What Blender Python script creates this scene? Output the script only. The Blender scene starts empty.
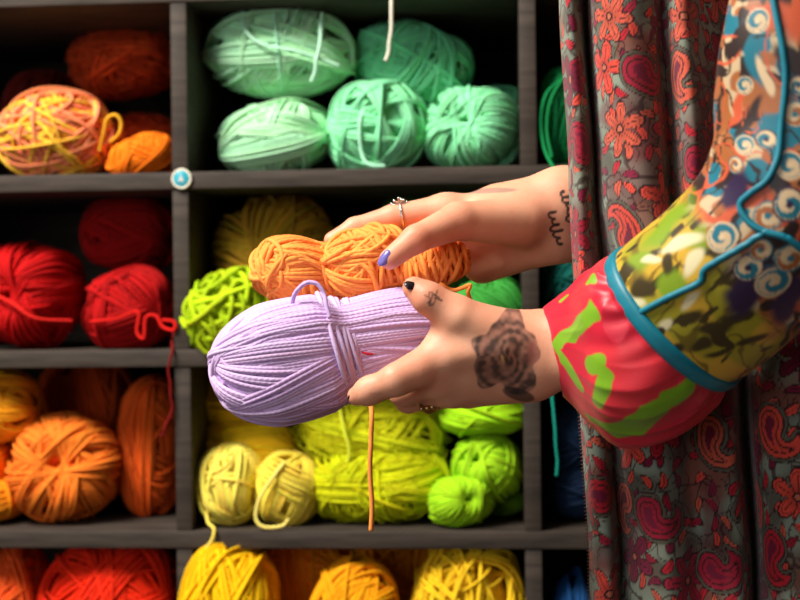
import bpy, bmesh, math, random
import numpy as np
import openvdb as vdb
from mathutils import Vector, Matrix

C = bpy.context.scene.collection
sc = bpy.context.scene
PI = math.pi
rng = np.random.default_rng(7)

# ------------------------------------------------------------------ camera
D0, Z0 = 1.3333, 1.12
YAW, ROLL = math.radians(4.5), math.radians(0.7)
FW = np.array([-math.sin(YAW), math.cos(YAW), 0.0])
R0 = np.array([math.cos(YAW), math.sin(YAW), 0.0])
U0 = np.array([0.0, 0.0, 1.0])
RT = R0 * math.cos(ROLL) - U0 * math.sin(ROLL)
UP = U0 * math.cos(ROLL) + R0 * math.sin(ROLL)
CAM = np.array([0, 0, Z0]) - D0 * FW
FPX = 60.0 / 36.0 * 800.0

def P(px, py, y):
    """world point on the plane at depth y that stands at this place of an 800x600 view"""
    d = FW + RT * ((px - 400) / FPX) - UP * ((py - 300) / FPX)
    return CAM + d * ((y - CAM[1]) / d[1])

def proj(q):
    d = np.asarray(q) - CAM; z = d @ FW
    return 400 + FPX * (d @ RT) / z, 300 - FPX * (d @ UP) / z

def S(y):                       # metres per picture unit at depth y
    return (y - CAM[1]) / FW[1] / FPX

# ------------------------------------------------------------------ helpers
def srgb(r, g, b):
    f = lambda c: (c / 255 / 12.92) if c / 255 <= 0.04045 else ((c / 255 + 0.055) / 1.055) ** 2.4
    return np.array([f(r), f(g), f(b)])

def nz(v):
    v = np.asarray(v, float)
    return v / (np.linalg.norm(v, axis=-1, keepdims=True) + 1e-12)

def mk(name, V, F, mat, parent=None, col=None, vec=None, smooth=True, origin=None):
    """link a mesh object from arrays; F is (n,4) or a list"""
    V = np.asarray(V, np.float32)
    me = bpy.data.meshes.new(name)
    o = bpy.data.objects.new(name, me)
    if origin is not None:
        V = V - np.asarray(origin, np.float32)
        o.location = [float(t) for t in origin]
    if isinstance(F, np.ndarray):
        n, k = F.shape
        me.vertices.add(len(V)); me.vertices.foreach_set('co', V.ravel())
        me.loops.add(n * k); me.loops.foreach_set('vertex_index', F.astype(np.int32).ravel())
        me.polygons.add(n)
        me.polygons.foreach_set('loop_start', np.arange(0, n * k, k, dtype=np.int32))
        me.update(calc_edges=True)
    else:
        me.from_pydata([tuple(map(float, v)) for v in V], [], F)
    me.validate()
    if smooth:
        me.polygons.foreach_set('use_smooth', np.ones(len(me.polygons), bool))
    if col is not None:
        a = me.color_attributes.new('tint', 'FLOAT_COLOR', 'POINT')
        c4 = np.ones((len(V), 4), np.float32); c4[:, :3] = col
        a.data.foreach_set('color', c4.ravel())
    if vec is not None:
        a = me.attributes.new('tw', 'FLOAT_VECTOR', 'POINT')
        a.data.foreach_set('vector', np.asarray(vec, np.float32).ravel())
    if mat: me.materials.append(mat)
    C.objects.link(o)
    if parent is not None:
        o.parent = parent
        o.location = Vector(o.location) - world_loc(parent)
    return o

def world_loc(o):
    v = Vector(o.location)
    while o.parent: o = o.parent; v += Vector(o.location)
    return v

def tag(o, label=None, cat=None, group=None, kind=None):
    if label: o['label'] = label
    if cat: o['category'] = cat
    if group: o['group'] = group
    if kind: o['kind'] = kind
    return o

def empty(name, loc):
    o = bpy.data.objects.new(name, None); o.location = [float(t) for t in loc]
    o.empty_display_size = .05
    C.objects.link(o); return o

def cat_mesh(parts):
    Vs, Fs, n = [], [], 0
    for V, F in parts:
        Vs.append(V); Fs.append(F + n); n += len(V)
    return np.concatenate(Vs), np.concatenate(Fs)

def tubes(Pt, ref, r, sides=6, closed=True, twist=.006):
    """Pt (N,K,3) polylines -> tube mesh; returns V, F, tw, strand index per vertex"""
    N, K, _ = Pt.shape
    if closed:
        T = np.roll(Pt, -1, 1) - np.roll(Pt, 1, 1)
    else:
        T = np.gradient(Pt, axis=1)
    T = nz(T)
    n = nz(ref - (ref * T).sum(-1, keepdims=True) * T)
    b = np.cross(T, n)
    r = np.broadcast_to(np.asarray(r, float).reshape((-1, 1)) if np.ndim(r) == 1 else np.asarray(r, float), (N, K))
    a = np.arange(sides) * 2 * PI / sides
    V = Pt[:, :, None] + r[:, :, None, None] * (np.cos(a)[:, None] * n[:, :, None] + np.sin(a)[:, None] * b[:, :, None])
    seg = np.linalg.norm(np.diff(Pt, axis=1), axis=-1)
    L = np.concatenate([np.zeros((N, 1)), np.cumsum(seg, 1)], 1) / twist
    tw = np.stack([np.broadcast_to(L[:, :, None], (N, K, sides)),
                   np.broadcast_to(np.cos(2 * a), (N, K, sides)), np.broadcast_to(np.sin(2 * a), (N, K, sides))], -1)
    idx = np.arange(N * K * sides).reshape(N, K, sides)
    k2 = np.roll(idx, -1, 1) if closed else idx[:, 1:]
    k1 = idx if closed else idx[:, :-1]
    F = np.stack([k1, np.roll(k1, -1, 2), np.roll(k2, -1, 2), k2], -1).reshape(-1, 4)
    V = V.reshape(-1, 3)
    if not closed:                       # close both ends with quads fanned on a centre line
        caps = []
        if sides % 2 == 0:
            for e in (0, K - 1):
                for i in range(0, sides // 2 - 1):
                    q = np.stack([idx[:, e, i], idx[:, e, i + 1], idx[:, e, sides - 2 - i], idx[:, e, sides - 1 - i]], -1)
                    caps.append(q)
            F = np.concatenate([F] + caps)
    sid = np.repeat(np.arange(N), K * sides)
    return V, F, tw.reshape(-1, 3), sid

def spline(pts, n):
    """Catmull-Rom through pts"""
    p = np.asarray(pts, float)
    p = np.concatenate([[2 * p[0] - p[1]], p, [2 * p[-1] - p[-2]]])
    m = len(p) - 3
    t = np.linspace(0, m - 1e-6, n); i = t.astype(int); f = (t - i)[:, None]
    a, b, c, d = p[i], p[i + 1], p[i + 2], p[i + 3]
    return .5 * (2 * b + (c - a) * f + (2 * a - 5 * b + 4 * c - d) * f ** 2 + (3 * b - a - 3 * c + d) * f ** 3)

def hash3(i, j, k, s=0):
    h = (i * 374761393 + j * 668265263 + k * 2147483647 + s * 974634777) & 0xffffffff
    h = ((h ^ (h >> 13)) * 1274126177) & 0xffffffff
    return ((h ^ (h >> 16)) & 0xffff) / 65535.0

def vnoise(p, seed=0):
    p = np.asarray(p, float)
    i = np.floor(p).astype(np.int64); f = p - i; f = f * f * (3 - 2 * f)
    out = 0
    for a in (0, 1):
        for b in (0, 1):
            for c in (0, 1):
                w = (f[..., 0] if a else 1 - f[..., 0]) * (f[..., 1] if b else 1 - f[..., 1]) * (f[..., 2] if c else 1 - f[..., 2])
                out = out + w * hash3(i[..., 0] + a, i[..., 1] + b, i[..., 2] + c, seed)
    return out

def n2(u, v, s=0):
    return vnoise(np.stack([u, v, np.full_like(u, .37 + s * 7.1)], -1), s)

def box_v(x0, x1, y0, y1, z0, z1):
    V = np.array([[x, y, z] for x in (x0, x1) for y in (y0, y1) for z in (z0, z1)])
    F = np.array([[0, 1, 3, 2], [4, 6, 7, 5], [0, 4, 5, 1], [2, 3, 7, 6], [0, 2, 6, 4], [1, 5, 7, 3]])
    return V, F

def box(name, x0, x1, y0, y1, z0, z1, mat, parent=None, bevel=0.0):
    c = np.array([(x0 + x1) / 2, (y0 + y1) / 2, (z0 + z1) / 2])
    V, F = box_v(x0, x1, y0, y1, z0, z1)
    o = mk(name, V, F, mat, parent, smooth=False, origin=c)
    if bevel:
        m = o.modifiers.new('edge', 'BEVEL'); m.width = bevel; m.segments = 2
    return o

def ellipsoid(c, e1, e2, e3, n=16, m=10):
    """ellipsoid with half axis vectors e1,e2,e3"""
    th = np.linspace(.02, PI - .02, m); ph = np.arange(n) * 2 * PI / n
    d = np.stack([np.cos(th)[:, None] + 0 * ph, np.sin(th)[:, None] * np.cos(ph), np.sin(th)[:, None] * np.sin(ph)], -1)
    V = np.asarray(c) + d[..., :1] * np.asarray(e1) + d[..., 1:2] * np.asarray(e2) + d[..., 2:3] * np.asarray(e3)
    idx = np.arange(n * m).reshape(m, n)
    F = np.stack([idx[:-1], np.roll(idx[:-1], -1, 1), np.roll(idx[1:], -1, 1), idx[1:]], -1).reshape(-1, 4)
    caps = []
    for row in (idx[0], idx[-1]):
        for i in range(n // 2 - 1):
            caps.append([row[i], row[i + 1], row[n - 2 - i], row[n - 1 - i]])
    return V.reshape(-1, 3), np.concatenate([F, np.array(caps)])

# ------------------------------------------------------------------ materials
def new_mat(name):
    m = bpy.data.materials.new(name); m.use_nodes = True
    nt = m.node_tree; b = nt.nodes['Principled BSDF']
    return m, nt, b

def node(nt, t, **kw):
    n = nt.nodes.new(t)
    for k, v in kw.items(): setattr(n, k, v)
    return n

def plain(name, col, rough=.5, metal=0.0, noise=0.0, scale=60, spec=.5):
    m, nt, b = new_mat(name)
    b.inputs['Roughness'].default_value = rough; b.inputs['Metallic'].default_value = metal
    b.inputs['Specular IOR Level'].default_value = spec
    if noise:
        tc = node(nt, 'ShaderNodeTexCoord'); no = node(nt, 'ShaderNodeTexNoise'); no.inputs['Scale'].default_value = scale
        no.inputs['Detail'].default_value = 5
        nt.links.new(tc.outputs['Object'], no.inputs['Vector'])
        r = node(nt, 'ShaderNodeValToRGB')
        r.color_ramp.elements[0].color = (*[c * (1 - noise) for c in col], 1); r.color_ramp.elements[0].position = .3
        r.color_ramp.elements[1].color = (*[min(1, c * (1 + noise)) for c in col], 1); r.color_ramp.elements[1].position = .7
        nt.links.new(no.outputs['Fac'], r.inputs['Fac']); nt.links.new(r.outputs['Color'], b.inputs['Base Color'])
    else:
        b.inputs['Base Color'].default_value = (*col, 1)
    return m

def yarn_material(name, bump=.22, sheen=.3):
    m, nt, b = new_mat(name)
    at = node(nt, 'ShaderNodeAttribute', attribute_name='tint'); tw = node(nt, 'ShaderNodeAttribute', attribute_name='tw')
    sx = node(nt, 'ShaderNodeSeparateXYZ'); nt.links.new(tw.outputs['Vector'], sx.inputs[0])
    def M(op, a, c):
        n = node(nt, 'ShaderNodeMath', operation=op)
        for k, v in enumerate((a, c)):
            if v is None: continue
            if isinstance(v, (int, float)): n.inputs[k].default_value = v
            else: nt.links.new(v, n.inputs[k])
        return n.outputs[0]
    ph = M('MULTIPLY', sx.outputs['X'], 2 * PI)
    w = M('ADD', M('MULTIPLY', M('SINE', ph, None), sx.outputs['Y']), M('MULTIPLY', M('COSINE', ph, None), sx.outputs['Z']))
    tc = node(nt, 'ShaderNodeTexCoord'); no = node(nt, 'ShaderNodeTexNoise'); no.inputs['Scale'].default_value = 1400
    nt.links.new(tc.outputs['Object'], no.inputs['Vector'])
    h = M('ADD', w, M('MULTIPLY', no.outputs['Fac'], 1.2))
    bp = node(nt, 'ShaderNodeBump'); bp.inputs['Strength'].default_value = bump; bp.inputs['Distance'].default_value = .0004
    nt.links.new(h, bp.inputs['Height']); nt.links.new(bp.outputs['Normal'], b.inputs['Normal'])
    nt.links.new(at.outputs['Color'], b.inputs['Base Color'])
    b.inputs['Roughness'].default_value = .85; b.inputs['Specular IOR Level'].default_value = .2
    b.inputs['Sheen Weight'].default_value = sheen; b.inputs['Sheen Roughness'].default_value = .4
    nt.links.new(at.outputs['Color'], b.inputs['Sheen Tint'])
    return m

def cloth_material(name, rough=.8, bump=.3, scale=900, sheen=.2, spec=.25):
    m, nt, b = new_mat(name)
    at = node(nt, 'ShaderNodeAttribute', attribute_name='tint')
    tc = node(nt, 'ShaderNodeTexCoord'); no = node(nt, 'ShaderNodeTexNoise'); no.inputs['Scale'].default_value = scale
    nt.links.new(tc.outputs['Object'], no.inputs['Vector'])
    bp = node(nt, 'ShaderNodeBump'); bp.inputs['Strength'].default_value = bump; bp.inputs['Distance'].default_value = .0006
    nt.links.new(no.outputs['Fac'], bp.inputs['Height']); nt.links.new(bp.outputs['Normal'], b.inputs['Normal'])
    nt.links.new(at.outputs['Color'], b.inputs['Base Color'])
    b.inputs['Roughness'].default_value = rough; b.inputs['Sheen Weight'].default_value = sheen
    b.inputs['Specular IOR Level'].default_value = spec
    return m

def wood_material():
    m, nt, b = new_mat('dark stained wood')
    tc = node(nt, 'ShaderNodeTexCoord'); mp = node(nt, 'ShaderNodeMapping'); mp.inputs['Scale'].default_value = (6, 40, 70)
    no = node(nt, 'ShaderNodeTexNoise'); no.inputs['Scale'].default_value = 2.2; no.inputs['Detail'].default_value = 8; no.inputs['Roughness'].default_value = .65
    nt.links.new(tc.outputs['Object'], mp.inputs['Vector']); nt.links.new(mp.outputs['Vector'], no.inputs['Vector'])
    r = node(nt, 'ShaderNodeValToRGB')
    r.color_ramp.elements[0].position = .3; r.color_ramp.elements[0].color = (.021, .016, .0125, 1)
    r.color_ramp.elements[1].position = .75; r.color_ramp.elements[1].color = (.072, .054, .041, 1)
    nt.links.new(no.outputs['Fac'], r.inputs['Fac']); nt.links.new(r.outputs['Color'], b.inputs['Base Color'])
    bp = node(nt, 'ShaderNodeBump'); bp.inputs['Strength'].default_value = .35; bp.inputs['Distance'].default_value = .001
    nt.links.new(no.outputs['Fac'], bp.inputs['Height']); nt.links.new(bp.outputs['Normal'], b.inputs['Normal'])
    b.inputs['Roughness'].default_value = .7; b.inputs['Specular IOR Level'].default_value = .3
    return m

def skin_material():
    m, nt, b = new_mat('skin')
    at = node(nt, 'ShaderNodeAttribute', attribute_name='tint')
    tc = node(nt, 'ShaderNodeTexCoord'); no = node(nt, 'ShaderNodeTexNoise'); no.inputs['Scale'].default_value = 35; no.inputs['Detail'].default_value = 4
    nt.links.new(tc.outputs['Object'], no.inputs['Vector'])
    r = node(nt, 'ShaderNodeValToRGB')
    r.color_ramp.elements[0].position = .35; r.color_ramp.elements[0].color = (.92, .80, .77, 1)
    r.color_ramp.elements[1].position = .65; r.color_ramp.elements[1].color = (1, 1, 1, 1)
    nt.links.new(no.outputs['Fac'], r.inputs['Fac'])
    mx = node(nt, 'ShaderNodeMix', data_type='RGBA', blend_type='MULTIPLY'); mx.inputs[0].default_value = 1
    nt.links.new(at.outputs['Color'], mx.inputs[6]); nt.links.new(r.outputs['Color'], mx.inputs[7])
    nt.links.new(mx.outputs[2], b.inputs['Base Color'])
    n2_ = node(nt, 'ShaderNodeTexNoise'); n2_.inputs['Scale'].default_value = 420; n2_.inputs['Detail'].default_value = 3
    nt.links.new(tc.outputs['Object'], n2_.inputs['Vector'])
    bp = node(nt, 'ShaderNodeBump'); bp.inputs['Strength'].default_value = .25; bp.inputs['Distance'].default_value = .0005
    nt.links.new(n2_.outputs['Fac'], bp.inputs['Height']); nt.links.new(bp.outputs['Normal'], b.inputs['Normal'])
    b.inputs['Roughness'].default_value = .5; b.inputs['Specular IOR Level'].default_value = .4
    b.inputs['Subsurface Weight'].default_value = .25; b.inputs['Subsurface Radius'].default_value = (1, .35, .2)
    b.inputs['Subsurface Scale'].default_value = .006
    return m

M_WOOD = wood_material()
M_YARN = yarn_material('wound yarn')
M_WOOL = yarn_material('fuzzy wool', bump=.15, sheen=.5)
M_SKIN = skin_material()
M_SCARF = cloth_material('printed scarf cloth', rough=.85, bump=.4, scale=1200)
M_SILK = cloth_material('printed silk', rough=.42, bump=.12, scale=700, sheen=.1, spec=.45)
M_DRESS = plain('dark cloth', srgb(60, 38, 42), .9, noise=.3)

# ------------------------------------------------------------------ setting
o = box('floor', -3, 3, -3.5, .45, -.02, 0, plain('worn floorboards', (.16, .11, .075), .6, noise=.4, scale=6)); tag(o, kind='structure')
o = box('wall_back', -3, 3, .37, .45, 0, 2.7, plain('painted wall', (.35, .33, .30), .9, noise=.08, scale=12)); tag(o, kind='structure')
o = box('ceiling', -3, 3, -3.5, .45, 2.7, 2.75, plain('painted ceiling', (.7, .69, .66), .9, noise=.05, scale=8)); tag(o, kind='structure')

# ------------------------------------------------------------------ shelf
def zpix(py): return P(190, py, 0)[2]
T1 = .0175
zb = [zpix(172), zpix(349.5), zpix(531), zpix(531) - .181, zpix(531) - .362, zpix(531) - .543, zpix(531) - .70]
z_up = zpix(2) + T1
xs = [P(181, 250, 0)[0], P(530, 250, 0)[0]]
px_ = xs[1] - xs[0]
xd = [xs[0] - px_, xs[0], xs[1], xs[1] + px_]
DEPTH = .31
shelf = empty('cubby_shelf', ((xd[0] + xd[3]) / 2, DEPTH / 2, 0))
tag(shelf, 'dark stained wooden shelving unit divided into square cubbies full of yarn', 'shelf')
ztop = z_up + .36
XL, XR = xd[0] - .0085, xd[3] + .0085
for z in [ztop, z_up + .18, z_up] + zb:
    box('shelf_board', XL, XR, -.0015, DEPTH, z - T1, z, M_WOOD, shelf, .0012)
allz = [ztop, z_up + .18, z_up] + zb
for x in xd:
    for k in range(len(allz) - 1):
        if 0 < k < 6 or True:
            box('divider', x - .0083, x + .0083, 0, DEPTH, allz[k + 1], allz[k] - T1, M_WOOD, shelf, .001)
box('back_panel', XL, XR, DEPTH, DEPTH + .008, zb[-1] - T1, ztop, M_WOOD, shelf)
for x in (XL + .04, XR - .04):
    for y in (.03, DEPTH - .05):
        box('foot', x - .02, x + .02, y - .02, y + .02, 0, zb[-1] - T1, M_WOOD, shelf)

# ------------------------------------------------------------------ yarn
def loop_pts(n, h, K, wob, ph0):
    """circles on the unit sphere: normals n (N,3), offset h (N,), wobble amplitude"""
    N = len(n)
    ref = np.where(np.abs(n[:, :1]) < .8, np.array([[1., 0, 0]]), np.array([[0, 1., 0]]))
    u = nz(np.cross(n, ref)); v = np.cross(n, u)
    th = np.arange(K) * 2 * PI / K
    hh = h[:, None] + wob[:, None] * (np.sin(th + ph0[:, None]) * .6 + np.sin(2 * th + 2.3 * ph0[:, None]) * .4)
    hh = np.clip(hh, -.97, .97)
    rr = np.sqrt(1 - hh ** 2)
    return hh[..., None] * n[:, None] + rr[..., None] * (np.cos(th)[None, :, None] * u[:, None] + np.sin(th)[None, :, None] * v[:, None])

def windings(rg, spec, R, r, fray=.2):
    """spec: list of (style, bundles, strands, param) -> normals, offsets, wobble"""
    ns, hs, wb, ly, up, bid = [], [], [], [], [], []
    tot = sum(q[1] for q in spec); cnt = 0
    for style, B, m, prm in spec:
        for j in range(B):
            k = np.arange(m) - (m - 1) / 2
            sp = 2.0 * r / R
            if style == 'skein':            # lengthwise, missing the pole by g
                g = rg.uniform(*prm); f0 = j * 2.39996 + rg.normal(0, .2)
                f = f0 + k * sp * 1.02
                gg = g + rg.normal(0, .012, m)
                n = np.stack([np.sin(gg), np.cos(gg) * np.cos(f), np.cos(gg) * np.sin(f)], -1)
                h = rg.normal(0, .012, m); w = np.full(m, .02)
            elif style == 'ball':
                n0 = nz(rg.normal(size=3)); n = nz(n0 + rg.normal(0, .03, (m, 3))); h = k * sp + rg.normal(0, .01, m); w = np.full(m, .03)
            elif style == 'along':          # parallel bundle round the girth of the axis
                tl = rg.uniform(*prm[:2]); f0 = rg.uniform(0, 2 * PI)
                n0 = nz(np.array([math.cos(tl), math.sin(tl) * math.cos(f0), math.sin(tl) * math.sin(f0)]))
                n = nz(n0 + rg.normal(0, .02, (m, 3))); h = k * sp + rg.uniform(*prm[2:]); w = np.full(m, .02)
            elif style == 'curl':           # small loose loops
                n0 = nz(rg.normal(size=3) * np.array(prm[2:])); n = nz(n0 + rg.normal(0, .12, (m, 3)))
                h = rg.uniform(prm[0], prm[1], m); w = np.full(m, .08)
            ns.append(n); hs.append(h); wb.append(w)
            lv = (rg.uniform(-.5, .5) if m > 2 else rg.uniform(.45, .8))
            ly.append(lv + .28 * (1 - (2 * k / max(m - 1, 1)) ** 2) + rg.normal(0, fray, m)); bid.append(np.full(m, cnt)); cnt += 1
            up.append(np.full(m, rg.uniform(0, 6.28)))
    cc_ = np.concatenate
    return cc_(ns), cc_(hs), cc_(wb), cc_(ly), cc_(up), cc_(bid)

def wind_mesh(seed, half, frame, center, r, spec, color, p=2.3, prof=None, K=44, sides=5, jit=.09, lift=.10,
              color2=None, mix=0.0, core=.86, fuzz=0, hue=0.04, rad_var=.08, noise_amp=.06, twist=.006, bend=None, dimple=0.0, fray=.2):
    rg = np.random.default_rng(seed)
    a, b, c = half
    R = (a * b * c) ** (1 / 3)
    n, h, w, ly, up, bid = windings(rg, spec, R, r, fray)
    N = len(n)
    phs = up + rg.normal(0, .15, N)
    d = loop_pts(n, h, K, w, phs)
    th_ = np.arange(K) * 2 * PI / K
    lay = 1 + lift * ly[:, None] + lift * .35 * np.sin(2 * th_[None] + up[:, None]) + lift * .2 * np.sin(3 * th_[None] + 2 * up[:, None] + .4 * phs[:, None])
    nzv = vnoise(d * 1.7 + seed * 3.1, seed) - .5
    def shape(d, scale):
        s = (np.abs(d) ** p).sum(-1, keepdims=True) ** (-1 / p)
        q = d * s
        g = prof(q[..., :1]) if prof else 1.0
        rho2 = q[..., 1:2] ** 2 + q[..., 2:3] ** 2
        loc = np.concatenate([a * q[..., :1] * (1 - dimple * np.exp(-rho2 / .10)), b * q[..., 1:2] * g, c * q[..., 2:3] * g], -1) * scale
        if bend: loc = bend(loc)
        return loc
    loc = shape(d, (lay + noise_amp * 2 * nzv)[..., None])
    Pt = loc @ frame + center
    ref = nz(shape(d, 1.0) * np.array([1 / a, 1 / b, 1 / c])) @ frame
    rr = r * (1 + rg.normal(0, rad_var, N))
    V, F, tw, sid = tubes(Pt, ref, rr, sides, True, twist)
    base = np.asarray(color)
    bt = rg.normal(0, 1, int(bid.max()) + 1)[bid][:, None]
    tint = base[None] * (1 + jit * .7 * bt + rg.normal(0, jit * .7, (N, 1))) * (1 + rg.normal(0, hue, (N, 3)))
    if color2 is not None:
        sel = rg.uniform(size=N) < mix
        tint[sel] = np.asarray(color2)[None] * (1 + rg.normal(0, jit, (sel.sum(), 1)))
    col = np.clip(tint, 0, 1)[sid]
    # solid heart of the ball
    Ve, Fe = ellipsoid((0, 0, 0), (1, 0, 0), (0, 1, 0), (0, 0, 1), 24, 16)
    dv = nz(Ve); Vc = shape(dv, core) @ frame + center
    nV = len(V)
    Vall = [V, Vc]; Fall = [F, Fe + nV]; Cc = [col, np.repeat(base[None], len(Vc), 0)]; Tw = [tw, np.zeros((len(Vc), 3))]
    if fuzz:
        m = fuzz; K2 = 7
        d0 = nz(rg.normal(size=(m, 3))); dt = nz(rg.normal(size=(m, 3)))
        t = np.linspace(-.5, .5, K2)
        dd = nz(d0[:, None] + dt[:, None] * (t * rg.uniform(.15, .5, (m, 1)))[..., None])
        out = (1.0 + lift * .5 + rg.uniform(0, .20, (m, 1)) * (1 - 3 * t ** 2)[None])
        Pf = shape(dd, out[..., None]) @ frame + center
        Vf, Ff, twf, sf = tubes(Pf, nz(Pf - center), np.full(m, r * .2), 4, False)
        Fall.append(Ff + nV + len(Vc)); Vall.append(Vf); Cc.append(np.repeat(base[None], len(Vf), 0)); Tw.append(twf)
    return np.concatenate(Vall), np.concatenate(Fall), np.clip(np.concatenate(Cc), 0, 1), np.concatenate(Tw)

def frame_of(axis, rot=0., tilt=0.):
    """rows: e1 e2 e3; rot turns in the picture plane (deg, anticlockwise), tilt leans e1 in depth"""
    c, s = math.cos(math.radians(rot)), math.sin(math.radians(rot))
    ct, st = math.cos(math.radians(tilt)), math.sin(math.radians(tilt))
    if axis == 'x':
        e1 = np.array([c * ct, st, s * ct]); e2 = np.array([-s, 0, c])
    elif axis == 'z':
        e1 = np.array([-s * ct, st, c * ct]); e2 = np.array([c, 0, s])
    else:
        e1 = nz(np.array([math.sin(math.radians(rot)), -1, math.sin(math.radians(tilt))])); e2 = nz(np.cross([0, 0, 1.], e1)) * -1
    e2 = nz(e2 - e1 * (e2 @ e1)); e3 = np.cross(e1, e2)
    return np.stack([e1, e2, e3])

SPEC = {
    'skein': [('skein', 14, 10, (.12, .5)), ('skein', 8, 6, (.3, .8)), ('ball', 2, 3, None), ('skein', 3, 1, (.2, .8)), ('ball', 2, 2, None)],
    'end':   [('skein', 18, 9, (.10, .24)), ('skein', 6, 6, (.2, .5)), ('along', 2, 5, (.0, .25, -.2, .3)), ('skein', 3, 2, (.14, .3))],
    'cross': [('skein', 9, 11, (.1, .4)), ('along', 5, 8, (.2, .7, -.3, .3)), ('skein', 5, 7, (.3, .9)), ('along', 3, 3, (0.1, .5, -.2, .2)), ('skein', 3, 1, (.2, .8)), ('along', 2, 2, (.1, .6, -.3, .3))],
    'ball':  [('ball', 18, 6, None), ('ball', 8, 3, None)],
    'messy': [('ball', 10, 6, None), ('curl', 14, 3, (.35, .8, 1, 1, 1)), ('ball', 5, 3, None)],
    'curly': [('ball', 8, 5, None), ('curl', 36, 3, (.45, .88, 1, 1, 1))],
}
YN = 0
def yarn(name, label, group, px, py, y, hx, hy, hd, color, style='skein', axis='x', rot=0, tilt=0, r=.0016, rest=None,
         p=2.5, mat=None, scale=1.0, sides=6, **kw):
    global YN
    YN += 1
    s = S(y)
    c = P(px, py, y)
    HX, HY, HD = hx * s, hy * s, hd
    if rest is not None: c = np.array([c[0], c[1], zb[rest] + HY * 1.0 + .0005])
    half = {'x': (HX, HY, HD), 'z': (HY, HX, HD), 'y': (HD, HX, HY)}[axis]
    spec = SPEC[style] if isinstance(style, str) else style
    R = (half[0] * half[1] * half[2]) ** (1 / 3)
    need = PI * R / (2 * r) * 2.3 * scale            # enough strands to cover the body
    have = sum(B * m for _, B, m, _ in spec)
    spec = [(st, max(1, round(B * need / have)), m, q) for st, B, m, q in spec]
    if style == 'end': kw.setdefault('dimple', .22); kw.setdefault('core', .9)
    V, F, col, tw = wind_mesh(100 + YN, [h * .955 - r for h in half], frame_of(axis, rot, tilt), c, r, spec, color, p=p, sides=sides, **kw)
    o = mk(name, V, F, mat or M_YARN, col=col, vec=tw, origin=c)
    tag(o, label, 'yarn', group)
    return o

def strand(name, pts, r, color, parent=None, n=60, sides=8, mat=None, jit=0., seed=1, twist=.006):
    q = spline(pts, n)
    if jit:
        rg = np.random.default_rng(seed); q = q + spline(rg.normal(0, jit, (max(4, n // 8), 3)), n)
    T = nz(np.gradient(q, axis=0))
    ref = np.cross(T, np.array([.31, -.9, .3])); ref = nz(ref)
    V, F, tw, sid = tubes(q[None], ref[None], r, sides, False, twist)
    return mk(name, V, F, mat or M_YARN, parent, col=np.repeat(np.asarray(color)[None], len(V), 0), vec=tw, origin=q[0])

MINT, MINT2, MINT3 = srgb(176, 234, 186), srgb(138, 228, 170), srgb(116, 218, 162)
ORANGE, PEACH = srgb(255, 140, 45), srgb(250, 150, 100)
RED = srgb(186, 8, 10)

# top left cubby
g0 = 'orange yarns in the top left cubby'
s = yarn('yarn_ball', 'loose ball of peach, pink and yellow ribbon yarn in the top left cubby', g0, 55, 133, .07, 54, 44, .05, srgb(250, 140, 95),
     [('ball', 9, 4, None), ('curl', 16, 2, (.2, .6, 1, 1, 1)), ('ball', 22, 1, None), ('curl', 12, 1, (.3, .8, 1, 1, 1))], 'y', r=.0019, rest=0, color2=srgb(248, 190, 60), mix=.35, lift=.13, jit=.16, p=2.1, K=60, noise_amp=.06, scale=1.2, hue=.08, core=.78)
strand('yarn_loop', [P(100, 150, .04), P(104, 132, .03), P(107, 119, .026), P(115, 115, .026), P(121, 122, .028), P(119, 134, .03), P(110, 142, .036)], .0019, srgb(240, 175, 40), s)
yarn('yarn_skein', 'small bright orange skein in the top left cubby, against the divider', g0, 141, 153, .06, 35, 21, .035, srgb(255, 125, 15), 'messy', 'x', 18, r=.0018, rest=0)
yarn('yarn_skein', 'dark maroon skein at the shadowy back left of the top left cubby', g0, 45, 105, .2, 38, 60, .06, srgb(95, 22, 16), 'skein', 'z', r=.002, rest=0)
yarn('yarn_skein', 'fuzzy rust skein at the back of the top left cubby, lower of two', g0, 140, 120, .19, 46, 36, .06, srgb(205, 70, 24), 'ball', 'x', r=.0022, rest=0, mat=M_WOOL, fuzz=1500, jit=.2)
yarn('yarn_skein', 'fuzzy rust skein at the back of the top left cubby, upper of two', g0, 126, 62, .18, 50, 33, .06, srgb(205, 76, 30), 'ball', 'x', 8, r=.0022, mat=M_WOOL, fuzz=1500, jit=.2)

# top middle cubby: mint
g1 = 'mint green skeins in the top middle cubby'
s = yarn('yarn_skein', 'pale mint skein with a hanging tail, stacked on another at the left', g1, 280, 51, .085, 75, 45, .055, MINT, 'cross', 'x', -4, r=.0016, jit=.07, p=2.2)
strand('yarn_tail', [P(322, 14, .03), P(321, 35, .022), P(317, 60, .022), P(312, 82, .026)], .0019, srgb(190, 240, 212), s, jit=.001)
strand('cross_strand', [P(243, 10, .05), P(246, 30, .03), P(262, 44, .024), P(300, 52, .022), P(340, 66, .03)], .0017, srgb(185, 240, 208), s)
yarn('yarn_skein', 'pale mint skein under the wide one, resting on the board at the left', g1, 275, 131, .08, 57, 37, .055, MINT, 'cross', 'x', 6, r=.0016, rest=0, jit=.07)
s = yarn('yarn_skein', 'bright mint skein in the middle of the three on the board', g1, 377, 122, .065, 48, 44, .055, MINT2, 'cross', 'y', 25, 15, r=.0016, rest=0, jit=.07)
strand('yarn_tail', [P(366, 104, .022), P(360, 122, .012), P(361, 150, .012), P(368, 164, .008), P(385, 166, .006)], .0019, srgb(170, 235, 200), s)
yarn('yarn_skein', 'bright mint skein seen end on beside the right divider', g1, 473, 123, .07, 48, 41, .055, MINT2, 'end', 'y', -12, 8, r=.0016, rest=0, jit=.07)
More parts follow.
